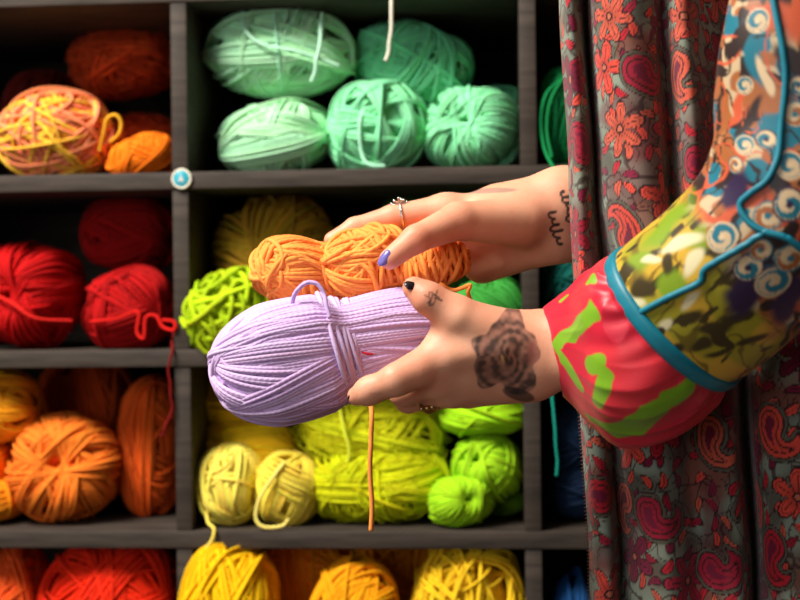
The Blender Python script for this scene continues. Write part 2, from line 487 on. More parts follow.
s = yarn('yarn_skein', 'shaded green mint skein lying on top of the two bright ones', g1, 412, 66, .115, 60, 42, .045, MINT3, 'cross', 'x', -18, r=.0016, jit=.07)
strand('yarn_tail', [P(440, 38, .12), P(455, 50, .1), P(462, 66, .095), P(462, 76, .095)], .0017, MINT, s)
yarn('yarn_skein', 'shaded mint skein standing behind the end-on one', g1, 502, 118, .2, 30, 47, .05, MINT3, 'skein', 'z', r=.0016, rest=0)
tag(strand('yarn_strand', [P(393, -18, .0), P(392, 5, -.004), P(391, 30, -.003), P(389, 48, -.002), P(386, 61, -.003)], .0019, srgb(225, 225, 205), jit=.0006),
    'cream strand of yarn hanging down in front of the mint skeins', 'yarn')

# top right cubby
s = yarn('yarn_hank', 'dark green hank of yarn beside the scarf in the top right cubby', 'green yarns on the right', 572, 122, .06, 34, 50, .045, srgb(10, 120, 62), [('skein', 12, 5, (.2, .6)), ('curl', 8, 2, (.2, .6, 1, 1, 1))], 'z', r=.0018, rest=0)
strand('yarn_tail', [P(560, 80, .02), P(546, 95, .008), P(541, 120, .006), P(545, 150, .004), P(556, 172, -.004), P(560, 182, -.004)], .0018, srgb(15, 140, 75), s)
strand('yarn_tail', [P(565, 76, .02), P(551, 100, .006), P(547, 130, .006), P(552, 158, .0)], .0018, srgb(12, 125, 65), s)

# second row left: reds
g2 = 'red yarns in the left cubby'
s = yarn('yarn_ball', 'bright red ball seen end on, alone at the left edge', g2, 31, 297, .075, 50, 53, .06, RED, 'end', 'y', -8, 0, r=.0016, rest=1, jit=.12)
strand('cross_strand', [P(-16, 290, .03), P(10, 302, .012), P(35, 318, .010), P(72, 321, .028)], .0019, srgb(215, 30, 24), s)
s = yarn('yarn_skein', 'red skein with a looped tail, lower of the two by the divider', g2, 131, 310, .065, 46, 40, .05, srgb(170, 8, 9), 'cross', 'x', 12, r=.0016, rest=1, jit=.14)
strand('yarn_tail', [P(90, 322, .012), P(115, 319, .008), P(138, 312, .006), P(137, 332, .006), P(144, 338, .004), P(146, 318, .004), P(156, 316, .004), P(163, 327, .002), P(174, 330, -.003), P(174, 322, -.002), P(162, 320, -.002)], .0019, srgb(210, 22, 16), s, n=120)
strand('yarn_tail', [P(174, 330, .02), P(173, 344, .004), P(172, 352, -.006), P(169, 372, -.006), P(171, 392, -.005), P(172, 412, -.006), P(166, 432, -.006), P(158, 436, -.005)], .0014, srgb(120, 14, 14), s, n=90, jit=.001)
yarn('yarn_skein', 'red skein coloured darker as if shaded, upper of the two by the divider', g2, 131, 234, .12, 47, 39, .05, srgb(150, 8, 8), 'skein', 'x', -6, r=.0016, jit=.14)  # base red darkened to stand in for shade under the board

# second row middle
g3 = 'green and olive yarns in the centre cubby'
yarn('yarn_ball', 'big olive brown ball in shadow at the back of the centre cubby', g3, 276, 268, .10, 64, 75, .05, srgb(165, 128, 30), 'end', 'y', 4, 0, r=.0024, rest=1, jit=.2)
yarn('yarn_hank', 'chunky lime green hank spilling loops over the left divider', g3, 232, 316, .02, 40, 34, .035, srgb(175, 205, 20), [('ball', 4, 2, None), ('curl', 44, 1, (.72, .95, 1, 1, 1)), ('curl', 22, 1, (.5, .8, 1, 1, 1))], 'x', 28, r=.0027, rest=1, lift=.26, core=.6, twist=.011, noise_amp=.10, scale=1.35, K=36, jit=.12)
yarn('yarn_skein', 'mid green skein in the centre cubby, showing between the two hands', g3, 490, 312, .05, 36, 34, .045, srgb(60, 155, 60), 'skein', 'z', 20, r=.0016, rest=1)
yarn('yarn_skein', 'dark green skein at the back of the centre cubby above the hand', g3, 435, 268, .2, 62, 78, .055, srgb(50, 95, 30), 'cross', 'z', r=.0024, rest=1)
yarn('yarn_skein', 'dark teal skein behind the wrist in the right cubby', 'green yarns on the right', 580, 285, .07, 38, 62, .05, srgb(10, 95, 85), 'cross', 'z', r=.0016, rest=1, jit=.2)

# third row left
g4 = 'orange yarns in the left cubby'
yarn('yarn_skein', 'golden yellow skein at the left edge, above an orange one', g4, 8, 406, .07, 32, 36, .05, srgb(250, 165, 25), 'cross', 'x', 15, r=.0016, jit=.1)
yarn('yarn_skein', 'amber skein cut by the left edge, under the golden one', g4, -12, 464, .07, 26, 30, .045, srgb(255, 150, 15), 'skein', 'x', r=.0016)
yarn('yarn_skein', 'mustard skein cut by the left edge, lowest of its pile', g4, -8, 505, .06, 34, 23, .045, srgb(235, 145, 20), 'skein', 'x', r=.0016, rest=2)
yarn('yarn_ball', 'big orange ball seen end on with a hole in its centre', g4, 66, 471, .07, 55, 54, .062, srgb(250, 130, 40), 'end', 'y', 8, 10, r=.0016, rest=2, jit=.1)
yarn('yarn_skein', 'burnt orange skein standing behind the big orange ball', g4, 88, 445, .2, 50, 76, .05, srgb(215, 82, 20), 'skein', 'z', r=.0022, rest=2)
yarn('yarn_skein', 'rust orange skein standing upright against the divider', g4, 153, 455, .12, 32, 67, .055, srgb(225, 92, 25), 'cross', 'z', r=.0016, rest=2, jit=.14)

# third row middle: yellows and limes
g5 = 'yellow and lime skeins in the lower middle cubby'
PALE = srgb(248, 226, 96)
s = yarn('yarn_ball', 'pale yellow ball seen end on, its tail hanging over the board', g5, 231, 489, .05, 31, 39, .045, PALE, 'messy', 'y', 0, 0, r=.0016, rest=2, jit=.1, lift=.12)
strand('yarn_tail', [P(206, 508, .02), P(208, 522, .006), P(214, 529, -.004), P(212, 540, -.007), P(205, 549, -.007), P(199, 556, -.004)], .0017, PALE, s)
s = yarn('yarn_skein', 'pale yellow skein with a curled tail, right of the pale ball', g5, 289, 495, .055, 36, 34, .045, srgb(248, 222, 80), 'cross', 'x', 80, r=.0016, rest=2, jit=.1)
strand('yarn_tail', [P(285, 462, .016), P(274, 476, .006), P(260, 498, .002), P(256, 518, .0), P(264, 527, -.001), P(282, 526, .0), P(289, 519, .0)], .0019, srgb(250, 232, 120), s)
yarn('yarn_skein', 'golden yellow skein behind and above the two pale yellow ones', g5, 250, 450, .115, 52, 37, .05, srgb(250, 208, 30), 'skein', 'x', -8, r=.0019)
yarn('yarn_skein', 'olive yellow skein under the lavender one, top of the yellow pile', g5, 236, 400, .115, 40, 28, .045, srgb(215, 178, 22), 'skein', 'x', 5, r=.0019)
s = yarn('yarn_skein', 'fluffy yellow green skein under the hands, upper of two', g5, 372, 428, .09, 70, 40, .06, srgb(208, 210, 22), 'cross', 'x', -3, r=.0018, mat=M_WOOL, fuzz=500)
strand('yarn_tail', [P(338, 400, .035), P(343, 425, .025), P(349, 450, .022), P(346, 470, .024)], .0016, srgb(225, 235, 60), s)
yarn('yarn_skein', 'yellow green skein on the board under the hands, lower of two', g5, 376, 493, .075, 71, 39, .06, srgb(200, 205, 12), 'cross', 'x', 4, r=.0018, rest=2, mat=M_WOOL, fuzz=300)
yarn('yarn_skein', 'lime green skein lying on its side just below the tattooed wrist', g5, 484, 414, .065, 44, 20, .05, srgb(165, 222, 25), 'skein', 'x', 3, r=.0017)
yarn('yarn_ball', 'lime green ball seen end on beside the right divider', g5, 489, 467, .06, 36, 34, .045, srgb(165, 220, 30), 'end', 'y', -25, 20, r=.0017, p=2.2)
yarn('yarn_ball', 'small lime green ball on the board, in front of the larger lime ones', g5, 459, 505, .035, 33, 24, .035, srgb(165, 218, 30), 'end', 'y', 28, 12, r=.0017, rest=2)
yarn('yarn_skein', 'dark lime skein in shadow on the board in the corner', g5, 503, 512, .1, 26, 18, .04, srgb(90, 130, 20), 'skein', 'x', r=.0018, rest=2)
# third row right
g6 = 'navy skeins in the lower right cubby'
yarn('yarn_skein', 'navy skein by the scarf, upper of two in the dark cubby', g6, 574, 438, .09, 28, 36, .05, srgb(30, 55, 85), 'skein', 'x', r=.002)
yarn('yarn_skein', 'navy skein by the scarf, lower of two in the dark cubby', g6, 576, 498, .09, 32, 30, .05, srgb(28, 48, 78), 'skein', 'x', r=.002, rest=2)
tag(strand('yarn_strand', [P(551, 385, .012), P(553, 400, .006), P(555, 430, .002), P(557, 455, .002), P(557, 476, .002)], .0015, srgb(20, 150, 130), jit=.0006),
    'teal strand of yarn hanging in the dark lower right cubby', 'yarn')
# bottom row
g7 = 'yarns along the bottom row'
yarn('yarn_skein', 'orange skein in the bottom row, at the left corner', g7, 17, 640, .07, 30, 72, .05, srgb(250, 95, 35), 'ball', 'z', r=.0019, rest=3, p=2.6)
yarn('yarn_skein', 'wide red orange skein in the bottom row, left cubby', g7, 112, 632, .07, 66, 78, .06, srgb(240, 45, 12), 'cross', 'x', r=.0019, rest=3, p=2.6)
yarn('yarn_skein', 'bright yellow skein in the bottom row, in front of the divider', g7, 228, 632, .015, 51, 82, .05, srgb(255, 200, 8), 'skein', 'z', r=.0017, rest=3, p=2.7)
yarn('yarn_skein', 'dark orange skein at the back of the bottom row', g7, 306, 632, .125, 50, 84, .05, srgb(235, 140, 14), 'cross', 'x', r=.0019, rest=3, p=2.6)
yarn('yarn_skein', 'amber skein at the front of the bottom row, next to the bright yellow one', g7, 347, 640, .025, 45, 74, .045, srgb(245, 165, 10), 'along_' if False else 'cross', 'z', -14, r=.0018, rest=3, p=2.4)
yarn('yarn_skein', 'amber skein at the back of the bottom row, left of the curly yellow one', g7, 398, 632, .14, 44, 82, .045, srgb(230, 140, 14), 'messy', 'z', r=.0019, rest=3, p=2.5)
yarn('yarn_hank', 'curly loose yellow hank in the bottom row', g7, 468, 638, .045, 54, 75, .045, srgb(250, 205, 35), 'curly', 'z', r=.0015, rest=3, p=2.6, lift=.17, noise_amp=.06)
yarn('yarn_skein', 'blue skein in the bottom row beside the scarf', g7, 574, 655, .06, 26, 62, .05, srgb(25, 75, 130), 'skein', 'z', r=.002, rest=3)

# badge pinned on the shelf
bc = P(182, 179, -.002)
badge = empty('badge', bc); tag(badge, 'round teal badge with a cream rim on the shelf front', 'badge')
def disc(c, R, y0, y1, n=32):
    a = np.arange(n) * 2 * PI / n
    ring = lambda rr, y: np.stack([c[0] + rr * np.cos(a), np.full(n, y), c[2] + rr * np.sin(a)], -1)
    rs = [ring(R, y0), ring(R, y1), ring(R * .7, y1 - .0008), ring(.0002, y1 - .001)]
    V = np.concatenate(rs); idx = np.arange(4 * n).reshape(4, n)
    F = np.stack([idx[:-1], np.roll(idx[:-1], -1, 1), np.roll(idx[1:], -1, 1), idx[1:]], -1).reshape(-1, 4)
    return V, F
V, F = disc(bc, .0085, -.001, -.0042); mk('disc', V, F, plain('teal enamel', srgb(40, 165, 185), .3, noise=.08), badge, origin=bc)
a = np.arange(40) * 2 * PI / 40
ringp = np.stack([bc[0] + .0092 * np.cos(a), np.full(40, -.0035), bc[2] + .0092 * np.sin(a)], -1)
V, F, tw, sid = tubes(ringp[None], np.repeat(np.array([[[0, -1., 0]]]), 40, 1), .0014, 8); mk('rim', V, F, plain('cream enamel', srgb(235, 228, 205), .4), badge, origin=bc)
tri = np.array([[0, .0048], [.0030, -.0040], [.0006, -.0022], [0, -.0030], [-.0012, -.0022], [-.0034, -.0036]])
V = np.concatenate([np.stack([bc[0] + tri[:, 0], np.full(6, y), bc[2] + tri[:, 1]], -1) for y in (-.0048, -.0058)])
F = [[0, 1, 2, 3, 4, 5][::-1], [6, 7, 8, 9, 10, 11]] + [[i, (i + 1) % 6, 6 + (i + 1) % 6, 6 + i] for i in range(6)]
mk('arrow_mark', V, F, plain('pale grey print', srgb(205, 205, 195), .5), badge, smooth=False, origin=bc)

# ------------------------------------------------------------------ the two held skeins
def prof_l(x):
    return np.interp(x, [-1, -.55, -.1, .08, .22, .6, 1], [1.0, 1.04, .92, .72, .72, .78, .80])
LC = (P(219, 377, -.398) + P(451, 322, -.362)) / 2
e1 = nz(P(451, 322, -.362) - P(219, 377, -.398)); e2 = nz(np.array([0, 0, 1.]) - e1 * e1[2]); e3 = np.cross(e1, e2)
LF = np.stack([e1, e2, e3]); LA = float(np.linalg.norm(P(451, 322, -.362) - P(219, 377, -.398)) / 2)
LAV = srgb(208, 177, 222)
V, F, col, tw = wind_mesh(5, (LA, .0430, .0415), LF, LC, .00155,
    [('skein', 16, 9, (.05, .3)), ('skein', 11, 7, (.2, .5)), ('skein', 10, 9, (.08, .32)), ('skein', 4, 4, (.4, .6)), ('skein', 5, 2, (.1, .5))], LAV, p=2.5, prof=prof_l, K=110, sides=8, jit=.05, hue=.02, lift=.075, noise_amp=.02, twist=.004, fray=.10)
lav = mk('yarn_skein', V, F, M_YARN, col=col, vec=tw, origin=LC)
tag(lav, 'lavender skein tied round its waist, held in the lower hand', 'yarn', 'skeins held in the hands')
ths = np.arange(64) * 2 * PI / 64
bands = []
for i in range(14):                                             # the tie round the waist
    xx = -.035 + .027 * (i % 8) + (.012 if i > 7 else 0); rad = (1.00 if i < 8 else 1.06)
    al = rng.normal(0, .05)
    xa = xx * LA + .004 * np.sin(ths + i * 1.3) * .6 + al * .02 * np.cos(ths)
    g = prof_l(xa / LA) * 1.07 * rad
    bands.append(LC + xa[:, None] * e1 + (.0430 * g * np.cos(ths))[:, None] * e2 + (.0415 * g * np.sin(ths))[:, None] * e3)
bands = np.array(bands)
V, F, tw, sid = tubes(bands, nz(bands - LC), .00175, 8, True)
mk('tie', V, F, M_YARN, lav, col=np.repeat(srgb(212, 188, 230)[None], len(V), 0), vec=tw, origin=LC)
strand('yarn_loop', [P(292, 303, -.405), P(296, 292, -.412), P(306, 283, -.415), P(317, 284, -.415), P(324, 294, -.415), P(326, 304, -.418), P(330, 318, -.42)], .0016, srgb(200, 172, 225), lav, n=50)
strand('red_fibre', [P(362, 352, -.4085), P(368, 354, -.409), P(373, 354, -.408)], .0008, srgb(190, 20, 40), lav, n=12)

OC = P(362, 268, -.325)
ORANGE = srgb(255, 154, 72)
parts_o = []
for sd, (cx, cy, cyy), hp, ax_, spec_, kw_ in (
    (11, (305, 273, -.327), (46, 30, .028), ('x', -10, 38), [('skein', 12, 8, (.05, .35)), ('curl', 9, 4, (.78, .95, -2, .2, .2)), ('skein', 8, 4, (.2, .6)), ('curl', 10, 2, (.6, .9, 1, 1, 1))], dict(p=2.4)),
    (23, (364, 265, -.328), (42, 30, .029), ('x', 18, 10), [('along', 7, 8, (.1, .6, -.5, .5)), ('skein', 7, 6, (.2, .7)), ('curl', 10, 4, (.7, .93, .3, -2, .3)), ('curl', 12, 2, (.6, .9, 1, 1, 1))], dict(p=2.5)),
    (37, (429, 264, -.325), (35, 20, .024), ('x', 8, 0), [('along', 8, 8, (.25, .6, -.7, .7)), ('along', 5, 8, (.1, .5, -.8, .8)), ('along', 5, 3, (.3, .8, -.6, .6))], dict(p=2.6)),
    (41, (362, 268, -.322), (88, 18, .021), ('x', 4, 0), [('skein', 12, 6, (.05, .35))], dict(p=3.0))):
    sc_ = S(cyy)
    V, F, col, tw = wind_mesh(sd, (hp[0] * sc_, hp[1] * sc_, hp[2]), frame_of(*ax_), P(cx, cy, cyy), .00185, spec_, ORANGE, K=72, sides=8, jit=.06, hue=.03, lift=.16, noise_amp=.05, twist=.0048, **kw_)
    parts_o.append((V, F, col, tw))
n_ = np.cumsum([0] + [len(q[0]) for q in parts_o])
V = np.concatenate([q[0] for q in parts_o]); F = np.concatenate([q[1] + n_[i] for i, q in enumerate(parts_o)])
col = np.concatenate([q[2] for q in parts_o]); tw = np.concatenate([q[3] for q in parts_o])
orn = mk('yarn_skein', V, F, M_YARN, col=col, vec=tw, origin=OC)
tag(orn, 'bright orange skein gripped under the upper hand, behind the lavender one', 'yarn', 'skeins held in the hands')
strand('yarn_tail', [P(352, 300, -.345), P(350, 345, -.325), P(362, 394, -.370), P(371, 408, -.412), P(371, 440, -.418), P(370, 470, -.418), P(372, 505, -.418), P(371, 531, -.418)], 0.0017, ORANGE, orn, n=80)
strand('yarn_tail', [P(440, 284, -.352), P(452, 290, -.36), P(462, 288, -.365), P(470, 285, -.366), P(468, 292, -.365), P(470, 300, -.36)], .0016, ORANGE, orn, n=40)

# ------------------------------------------------------------------ the person: body as one surface
prims = []
def cone(a, b, ra, rb, k=.006):
    prims.append((np.asarray(a, float), np.asarray(b, float), ra, rb, k))
def chain(pts, rad, k=.006):
    for i in range(len(pts) - 1): cone(pts[i], pts[i + 1], rad[i], rad[i + 1], k if i == 0 else .004)

BX, BY = .43, -.36
# trunk, head, legs
cone((BX, BY - .07, .93), (BX, BY + .07, .93), .115, .115, .05)
cone((BX, BY - .03, 1.10), (BX, BY + .03, 1.10), .095, .095, .06)
cone((BX, BY - .07, 1.28), (BX, BY + .07, 1.28), .095, .095, .06)
cone((BX, BY, .95), (BX, BY, 1.3), .10, .10, .05)
SHL, SHR = P(862, -150, -.515), np.array([.355, -.19, 1.395])
cone((BX - .01, BY - .10, 1.36), SHL, .055, .046, .04)
cone((BX - .01, BY + .10, 1.36), SHR, .055, .046, .04)
cone((BX, BY, 1.36), (BX - .02, BY, 1.49), .052, .047, .03)
HC = np.array([BX - .035, BY, 1.60])
cone(HC + [.012, 0, .02], HC + [.0, 0, .0], .088, .078, .02)
cone(HC + [-.02, 0, -.03], HC + [-.045, 0, -.075], .062, .036, .03)
cone(HC + [-.083, 0, -.002], HC + [-.104, 0, -.030], .007, .011, .010)     # nose
cone(HC + [-.082, -.016, -.055], HC + [-.082, .016, -.055], .007, .007, .006)  # lips
for s_ in (-1, 1):
    cone(HC + [.0, s_ * .078, .01], HC + [.008, s_ * .084, -.025], .014, .009, .006)  # ears
    cone(HC + [-.07, s_ * .045, .022], HC + [-.083, s_ * .018, .024], .011, .012, .012)  # brow
    cone((BX, BY + s_ * .08, .92), (BX - .01, BY + s_ * .09, .50), .082, .055, .03)
    cone((BX - .01, BY + s_ * .09, .50), (BX + .01, BY + s_ * .09, .09), .052, .036, .02)
    cone((BX + .01, BY + s_ * .09, .055), (BX - .13, BY + s_ * .10, .035), .042, .028, .02)
# left arm (nearer the camera)
EL = P(806, 218, -.503)
chain([SHL, EL], [.044, .034], .02)
cone(EL, P(600, 338, -.437), .034, .026, .02)
cone(P(610, 325, -.437), P(538, 341, -.423), .0205, .0178, .015)
cone(P(610, 352, -.440), P(538, 367, -.423), .0220, .0168, .012)
# left hand: back of the hand, knuckles, thumb, fingers
W = P(530, 354, -.423)
cone(P(534, 340, -.423), P(478, 338, -.428), .0185, .0185, .012)
cone(P(532, 354, -.423), P(446, 356, -.436), .0185, .0145, .012)
cone(P(532, 362, -.422), P(440, 376, -.434), .0175, .0130, .012)
cone(P(534, 370, -.420), P(452, 388, -.424), .0170, .0125, .012)
cone(P(528, 374, -.416), P(468, 389, -.410), .0160, .0120, .012)
chain([P(500, 342, -.430), P(456, 316, -.440), P(428, 298, -.444), P(414, 288, -.442)], [.0185, .0138, .0108, .0080], .014)   # thumb
cone(P(470, 335, -.430), P(446, 340, -.434), .0125, .0095, .012)                                                            # web
chain([P(446, 354, -.437), P(396, 380, -.452), P(369, 391, -.447), P(357, 396, -.440)], [.0138, .0106, .0086, .0068], .008)     # index
chain([P(440, 377, -.434), P(403, 393, -.418), P(392, 384, -.385), P(398, 366, -.362)], [.0122, .0092, .0080, .0066], .006)
chain([P(452, 389, -.422), P(408, 400, -.400), P(398, 390, -.368), P(404, 368, -.348)], [.0115, .0088, .0078, .0064], .006)
chain([P(468, 390, -.410), P(430, 400, -.385), P(418, 392, -.356), P(422, 374, -.338)], [.0105, .0078, .0068, .0056], .006)
cone(P(419, 371, -.4465), P(411, 374, -.4475), .0102, .0098, .006)
cone(P(372, 389.5, -.4478), P(368, 391.5, -.4472), .0091, .0089, .004)
cone(P(492, 333, -.4435), P(462, 318, -.449), .0045, .0045, .008)
cone(P(500, 350, -.4455), P(452, 358, -.4485), .0045, .0045, .010)
# right arm (farther)
ER = np.array([.37, -.165, 1.10])
chain([SHR, ER], [.046, .038], .02)
cone(ER, P(640, 215, -.272), .038, .030, .02)
cone(P(640, 205, -.278), P(560, 194, -.298), .027, .0195, .015)
cone(P(645, 232, -.272), P(562, 230, -.290), .027, .0200, .015)
# right hand
cone(P(566, 196, -.298), P(500, 206, -.302), .0205, .0165, .012)
cone(P(560, 210, -.300), P(446, 212, -.298), .0200, .0130, .012)
cone(P(560, 220, -.292), P(462, 224, -.276), .0195, .0120, .012)
cone(P(560, 230, -.288), P(468, 242, -.268), .0190, .0120, .012)
cone(P(560, 236, -.288), P(482, 263, -.270), .0180, .0165, .014)
chain([P(520, 222, -.312), P(458, 221, -.345), P(416, 239, -.372), P(390, 259, -.380)], [.0190, .0140, .0100, .0078], .014)     # thumb
chain([P(446, 210, -.300), P(394, 217, -.305), P(355, 228, -.308), P(332, 240, -.312)], [.0125, .0096, .0080, .0064], .008)     # index
chain([P(458, 224, -.274), P(404, 232, -.262), P(372, 246, -.266), P(354, 258, -.276)], [.0118, .0092, .0078, .0064], .006)
chain([P(464, 240, -.266), P(410, 252, -.258), P(380, 266, -.262), P(364, 277, -.272)], [.0112, .0088, .0076, .0062], .006)
chain([P(478, 258, -.264), P(432, 268, -.256), P(408, 280, -.260), P(396, 290, -.270)], [.0102, .0078, .0068, .0056], .006)

def sd_cone(p, a, b, ra, rb):
    ba = b - a; l2 = float(ba @ ba)
    if l2 < 1e-12: return np.linalg.norm(p - a, axis=-1) - ra
    t = np.clip(((p - a) @ ba) / l2, 0, 1)
    return np.linalg.norm(p - a - t[..., None] * ba, axis=-1) - (ra + (rb - ra) * t)

def build_body(vox=.002, blk=24):
    grid = vdb.FloatGrid(.02)
    occ = set()
    B = blk * vox
    for a, b, ra, rb, k in prims:
        m = max(ra, rb) + .016
        lo = np.floor((np.minimum(a, b) - m) / B).astype(int); hi = np.floor((np.maximum(a, b) + m) / B).astype(int)
        for i in range(lo[0], hi[0] + 1):
            for j in range(lo[1], hi[1] + 1):
                for kk in range(lo[2], hi[2] + 1): occ.add((i, j, kk))
    ar = np.arange(blk)
    G = np.stack(np.meshgrid(ar, ar, ar, indexing='ij'), -1).astype(np.float32)
    half = B * .5 * math.sqrt(3)
    for ijk in occ:
        base = np.array(ijk) * blk
        cen = (base + blk / 2) * vox
        near = []
        for q in prims:
            d = float(sd_cone(cen[None], *q[:4])[0])
            if d < half + .03: near.append(q)
        if not near: continue
        Pw = ((G + base) * vox).reshape(-1, 3)
        d = None
        for a, b, ra, rb, k in near:
            e = sd_cone(Pw, a, b, ra, rb)
            if d is None: d = e
            else:
                h = np.clip(.5 + .5 * (d - e) / k, 0, 1)
                d = d + (e - d) * h - k * h * (1 - h)
        d = np.clip(d, -.02, .02).astype(np.float64).reshape(blk, blk, blk)
        grid.copyFromArray(d, ijk=tuple(int(t) for t in base), tolerance=0.0)
    grid.transform = vdb.createLinearTransform(voxelSize=vox)
    return grid.convertToQuads(isovalue=0.0)
BV, BQ = build_body()
BV = np.asarray(BV, float); BQ = np.asarray(BQ, np.int64)[:, ::-1]

person = empty('person', (BX, BY, 0))
tag(person, 'person in a floral scarf and printed sleeve holding two skeins, arms tattooed', 'person')

# finer faces on the hands, then skin tint and tattoos
bm = bmesh.new()
me = bpy.data.meshes.new('tmp'); me.vertices.add(len(BV)); me.vertices.foreach_set('co', BV.astype(np.float32).ravel())
me.loops.add(len(BQ) * 4); me.loops.foreach_set('vertex_index', BQ.astype(np.int32).ravel()); me.polygons.add(len(BQ))
me.polygons.foreach_set('loop_start', np.arange(0, len(BQ) * 4, 4, dtype=np.int32)); me.update(calc_edges=True)
bm.from_mesh(me); bpy.data.meshes.remove(me)
xlim = P(590, 300, -.4)[0]
vs = [v for v in bm.verts if v.co.x < xlim and 1.0 < v.co.z < 1.3]
bmesh.ops.smooth_vert(bm, verts=bm.verts, factor=.5, use_axis_x=True, use_axis_y=True, use_axis_z=True)
sel = set(vs)
edges = [e for e in bm.edges if e.verts[0] in sel and e.verts[1] in sel]
bmesh.ops.subdivide_edges(bm, edges=edges, cuts=1, use_grid_fill=True, smooth=0.0)
bmesh.ops.recalc_face_normals(bm, faces=bm.faces)
mb = bpy.data.meshes.new('body'); bm.to_mesh(mb); bm.free()
co = np.empty(len(mb.vertices) * 3, np.float32); mb.vertices.foreach_get('co', co); co = co.reshape(-1, 3).astype(float)
no = np.empty(len(mb.vertices) * 3, np.float32); mb.vertices.foreach_get('normal', no); no = no.reshape(-1, 3)
SKIN = srgb(228, 168, 136)
tint = np.repeat(SKIN[None], len(co), 0)
redk = [P(418, 375, -.45), P(384, 262, -.385), P(412, 286, -.445), P(354, 397, -.44), P(334, 240, -.305), P(418, 240, -.375), P(425, 297, -.445)]
for q in redk:                                              # ruddier finger ends and knuckles
    w_ = np.exp(-((co - q) ** 2).sum(1) / (2 * .009 ** 2))[:, None]
    tint = tint * (1 - w_ * np.array([[.02, .22, .25]]))
def local(c, ex, ez):                                       # coordinates in millimetres on a patch of skin
    d = co - c
    return (d @ ex) * 1000, (d @ ez) * 1000, np.linalg.norm(d, axis=1)
INK = srgb(44, 40, 42)
def ink(mask, col=INK):
    global tint
    m = np.clip(mask, 0, 1)[:, None]; tint = tint * (1 - m) + m * np.asarray(col)
sst = lambda a, b, x: np.clip((x - a) / (b - a), 0, 1) ** 2 * (3 - 2 * np.clip((x - a) / (b - a), 0, 1))
facing = (no @ (-FW)) > .1
# rose tattoo on the left wrist
cT = P(506, 355, -.442)
u, v, dd = local(cT, RT, UP)
near = (dd < .05) & facing
ang = np.arctan2(v, u); rad = np.hypot(u / 1.0, v / 1.25)
edge = 21.5 * (1 + .13 * np.sin(5 * ang + .6) + .10 * np.sin(3 * ang + 4) + .06 * np.sin(9 * ang + 2) + .10 * (n2(u / 6, v / 6, 3) - .5))
body_m = sst(edge + .8, edge - .8, rad) * near
sp = np.sin(rad * .95 + 2.2 * np.sin(ang * 2.5 + rad * .22) + ang)
shade = .74 + .22 * sp + .5 * (n2(u / 2.5, v / 2.5, 8) - .5)
inkc = SKIN[None] * (1 - np.clip(shade, 0.4, .97)[:, None]) * np.array([[.9, .88, .95]]) + INK[None] * np.clip(shade, .4, .97)[:, None]
warm = sst(6, 2, np.hypot(u - 17, (v - 2) / 2.2)) * .7
inkc = inkc * (1 - warm[:, None]) + warm[:, None] * srgb(165, 95, 85)
gold = sst(1.4, .6, np.hypot(u + 3.5 + .25 * v, v / 2.6 + .8))
inkc = inkc * (1 - gold[:, None]) + gold[:, None] * srgb(215, 175, 105)
ink(body_m * .93, inkc)
# leaf tail of the rose
leaf = sst(1.0, .8, np.hypot((u - 9) / 12, (v + 24 + .3 * u) / 5)) * near
ink(leaf * .8)
# small bow on the left thumb
cT = P(433, 298, -.452); u, v, dd = local(cT, nz(RT * .9 + UP * .35), nz(UP * .9 - RT * .35)); nr = (dd < .02) & facing
for k in range(3):
    off = (k - 1) * 2.6
    ln = np.abs(v - off - 1.6 * np.sin(u * .8 + k)) ; ink((ln < .75) * (np.abs(u) < 5 - k) * nr * .62)
ln = np.abs(np.abs(u) - np.abs(v) * .9 - 1.2); ink((ln < .7) * (np.abs(u) < 5) * (np.abs(v) < 4.5) * nr * .6)
# script on the right wrist: two upright lines of joined letters
def script(c, L, amp, seed, ex, ez):
    u, v, dd = local(c, ex, ez); nr = (dd < .03) & facing
    t = np.linspace(0, 1, 260); rg = np.random.default_rng(seed)
    fr = 5.5
    x = (t - .5) * L + 1.5 * np.sin(2 * PI * fr * t + 1.2); y = amp * (np.sin(2 * PI * fr * t) * (.6 + .4 * np.sin(2 * PI * 1.7 * t + seed))) + .8 * np.sin(2 * PI * .6 * t)
    idx = np.where(nr)[0]
    if len(idx) == 0: return
    q = np.stack([u[idx], v[idx]], -1)
    dm = np.min(np.hypot(q[:, None, 0] - x[None], q[:, None, 1] - y[None]), 1)
    m = np.zeros(len(co)); m[idx] = sst(1.25, .6, dm) * .95
    ink(m)
script(P(554, 229, -.311), 27, 4.6, 2, nz(-UP * .93 + RT * .33), nz(RT * .93 + UP * .33))
script(P(566, 207, -.316), 26, 3.0, 5, nz(-UP * .95 + RT * .3), nz(RT * .95 + UP * .3))
# faint stroke along the top of the right wrist
cT = P(490, 191, -.300); u, v, dd = local(cT, nz(RT - UP * -.06), UP)
ink(sst(1, .7, np.hypot(u / 22, (v + .8) / 2.6)) * (dd < .035) * .6, srgb(110, 98, 96))
ca = mb.color_attributes.new('tint', 'FLOAT_COLOR', 'POINT'); c4 = np.ones((len(co), 4), np.float32); c4[:, :3] = np.clip(tint, 0, 1)
ca.data.foreach_set('color', c4.ravel()); mb.materials.append(M_SKIN)
mb.polygons.foreach_set('use_smooth', np.ones(len(mb.polygons), bool))
body = bpy.data.objects.new('body', mb); C.objects.link(body); body.parent = person; body.location = -Vector(person.location)

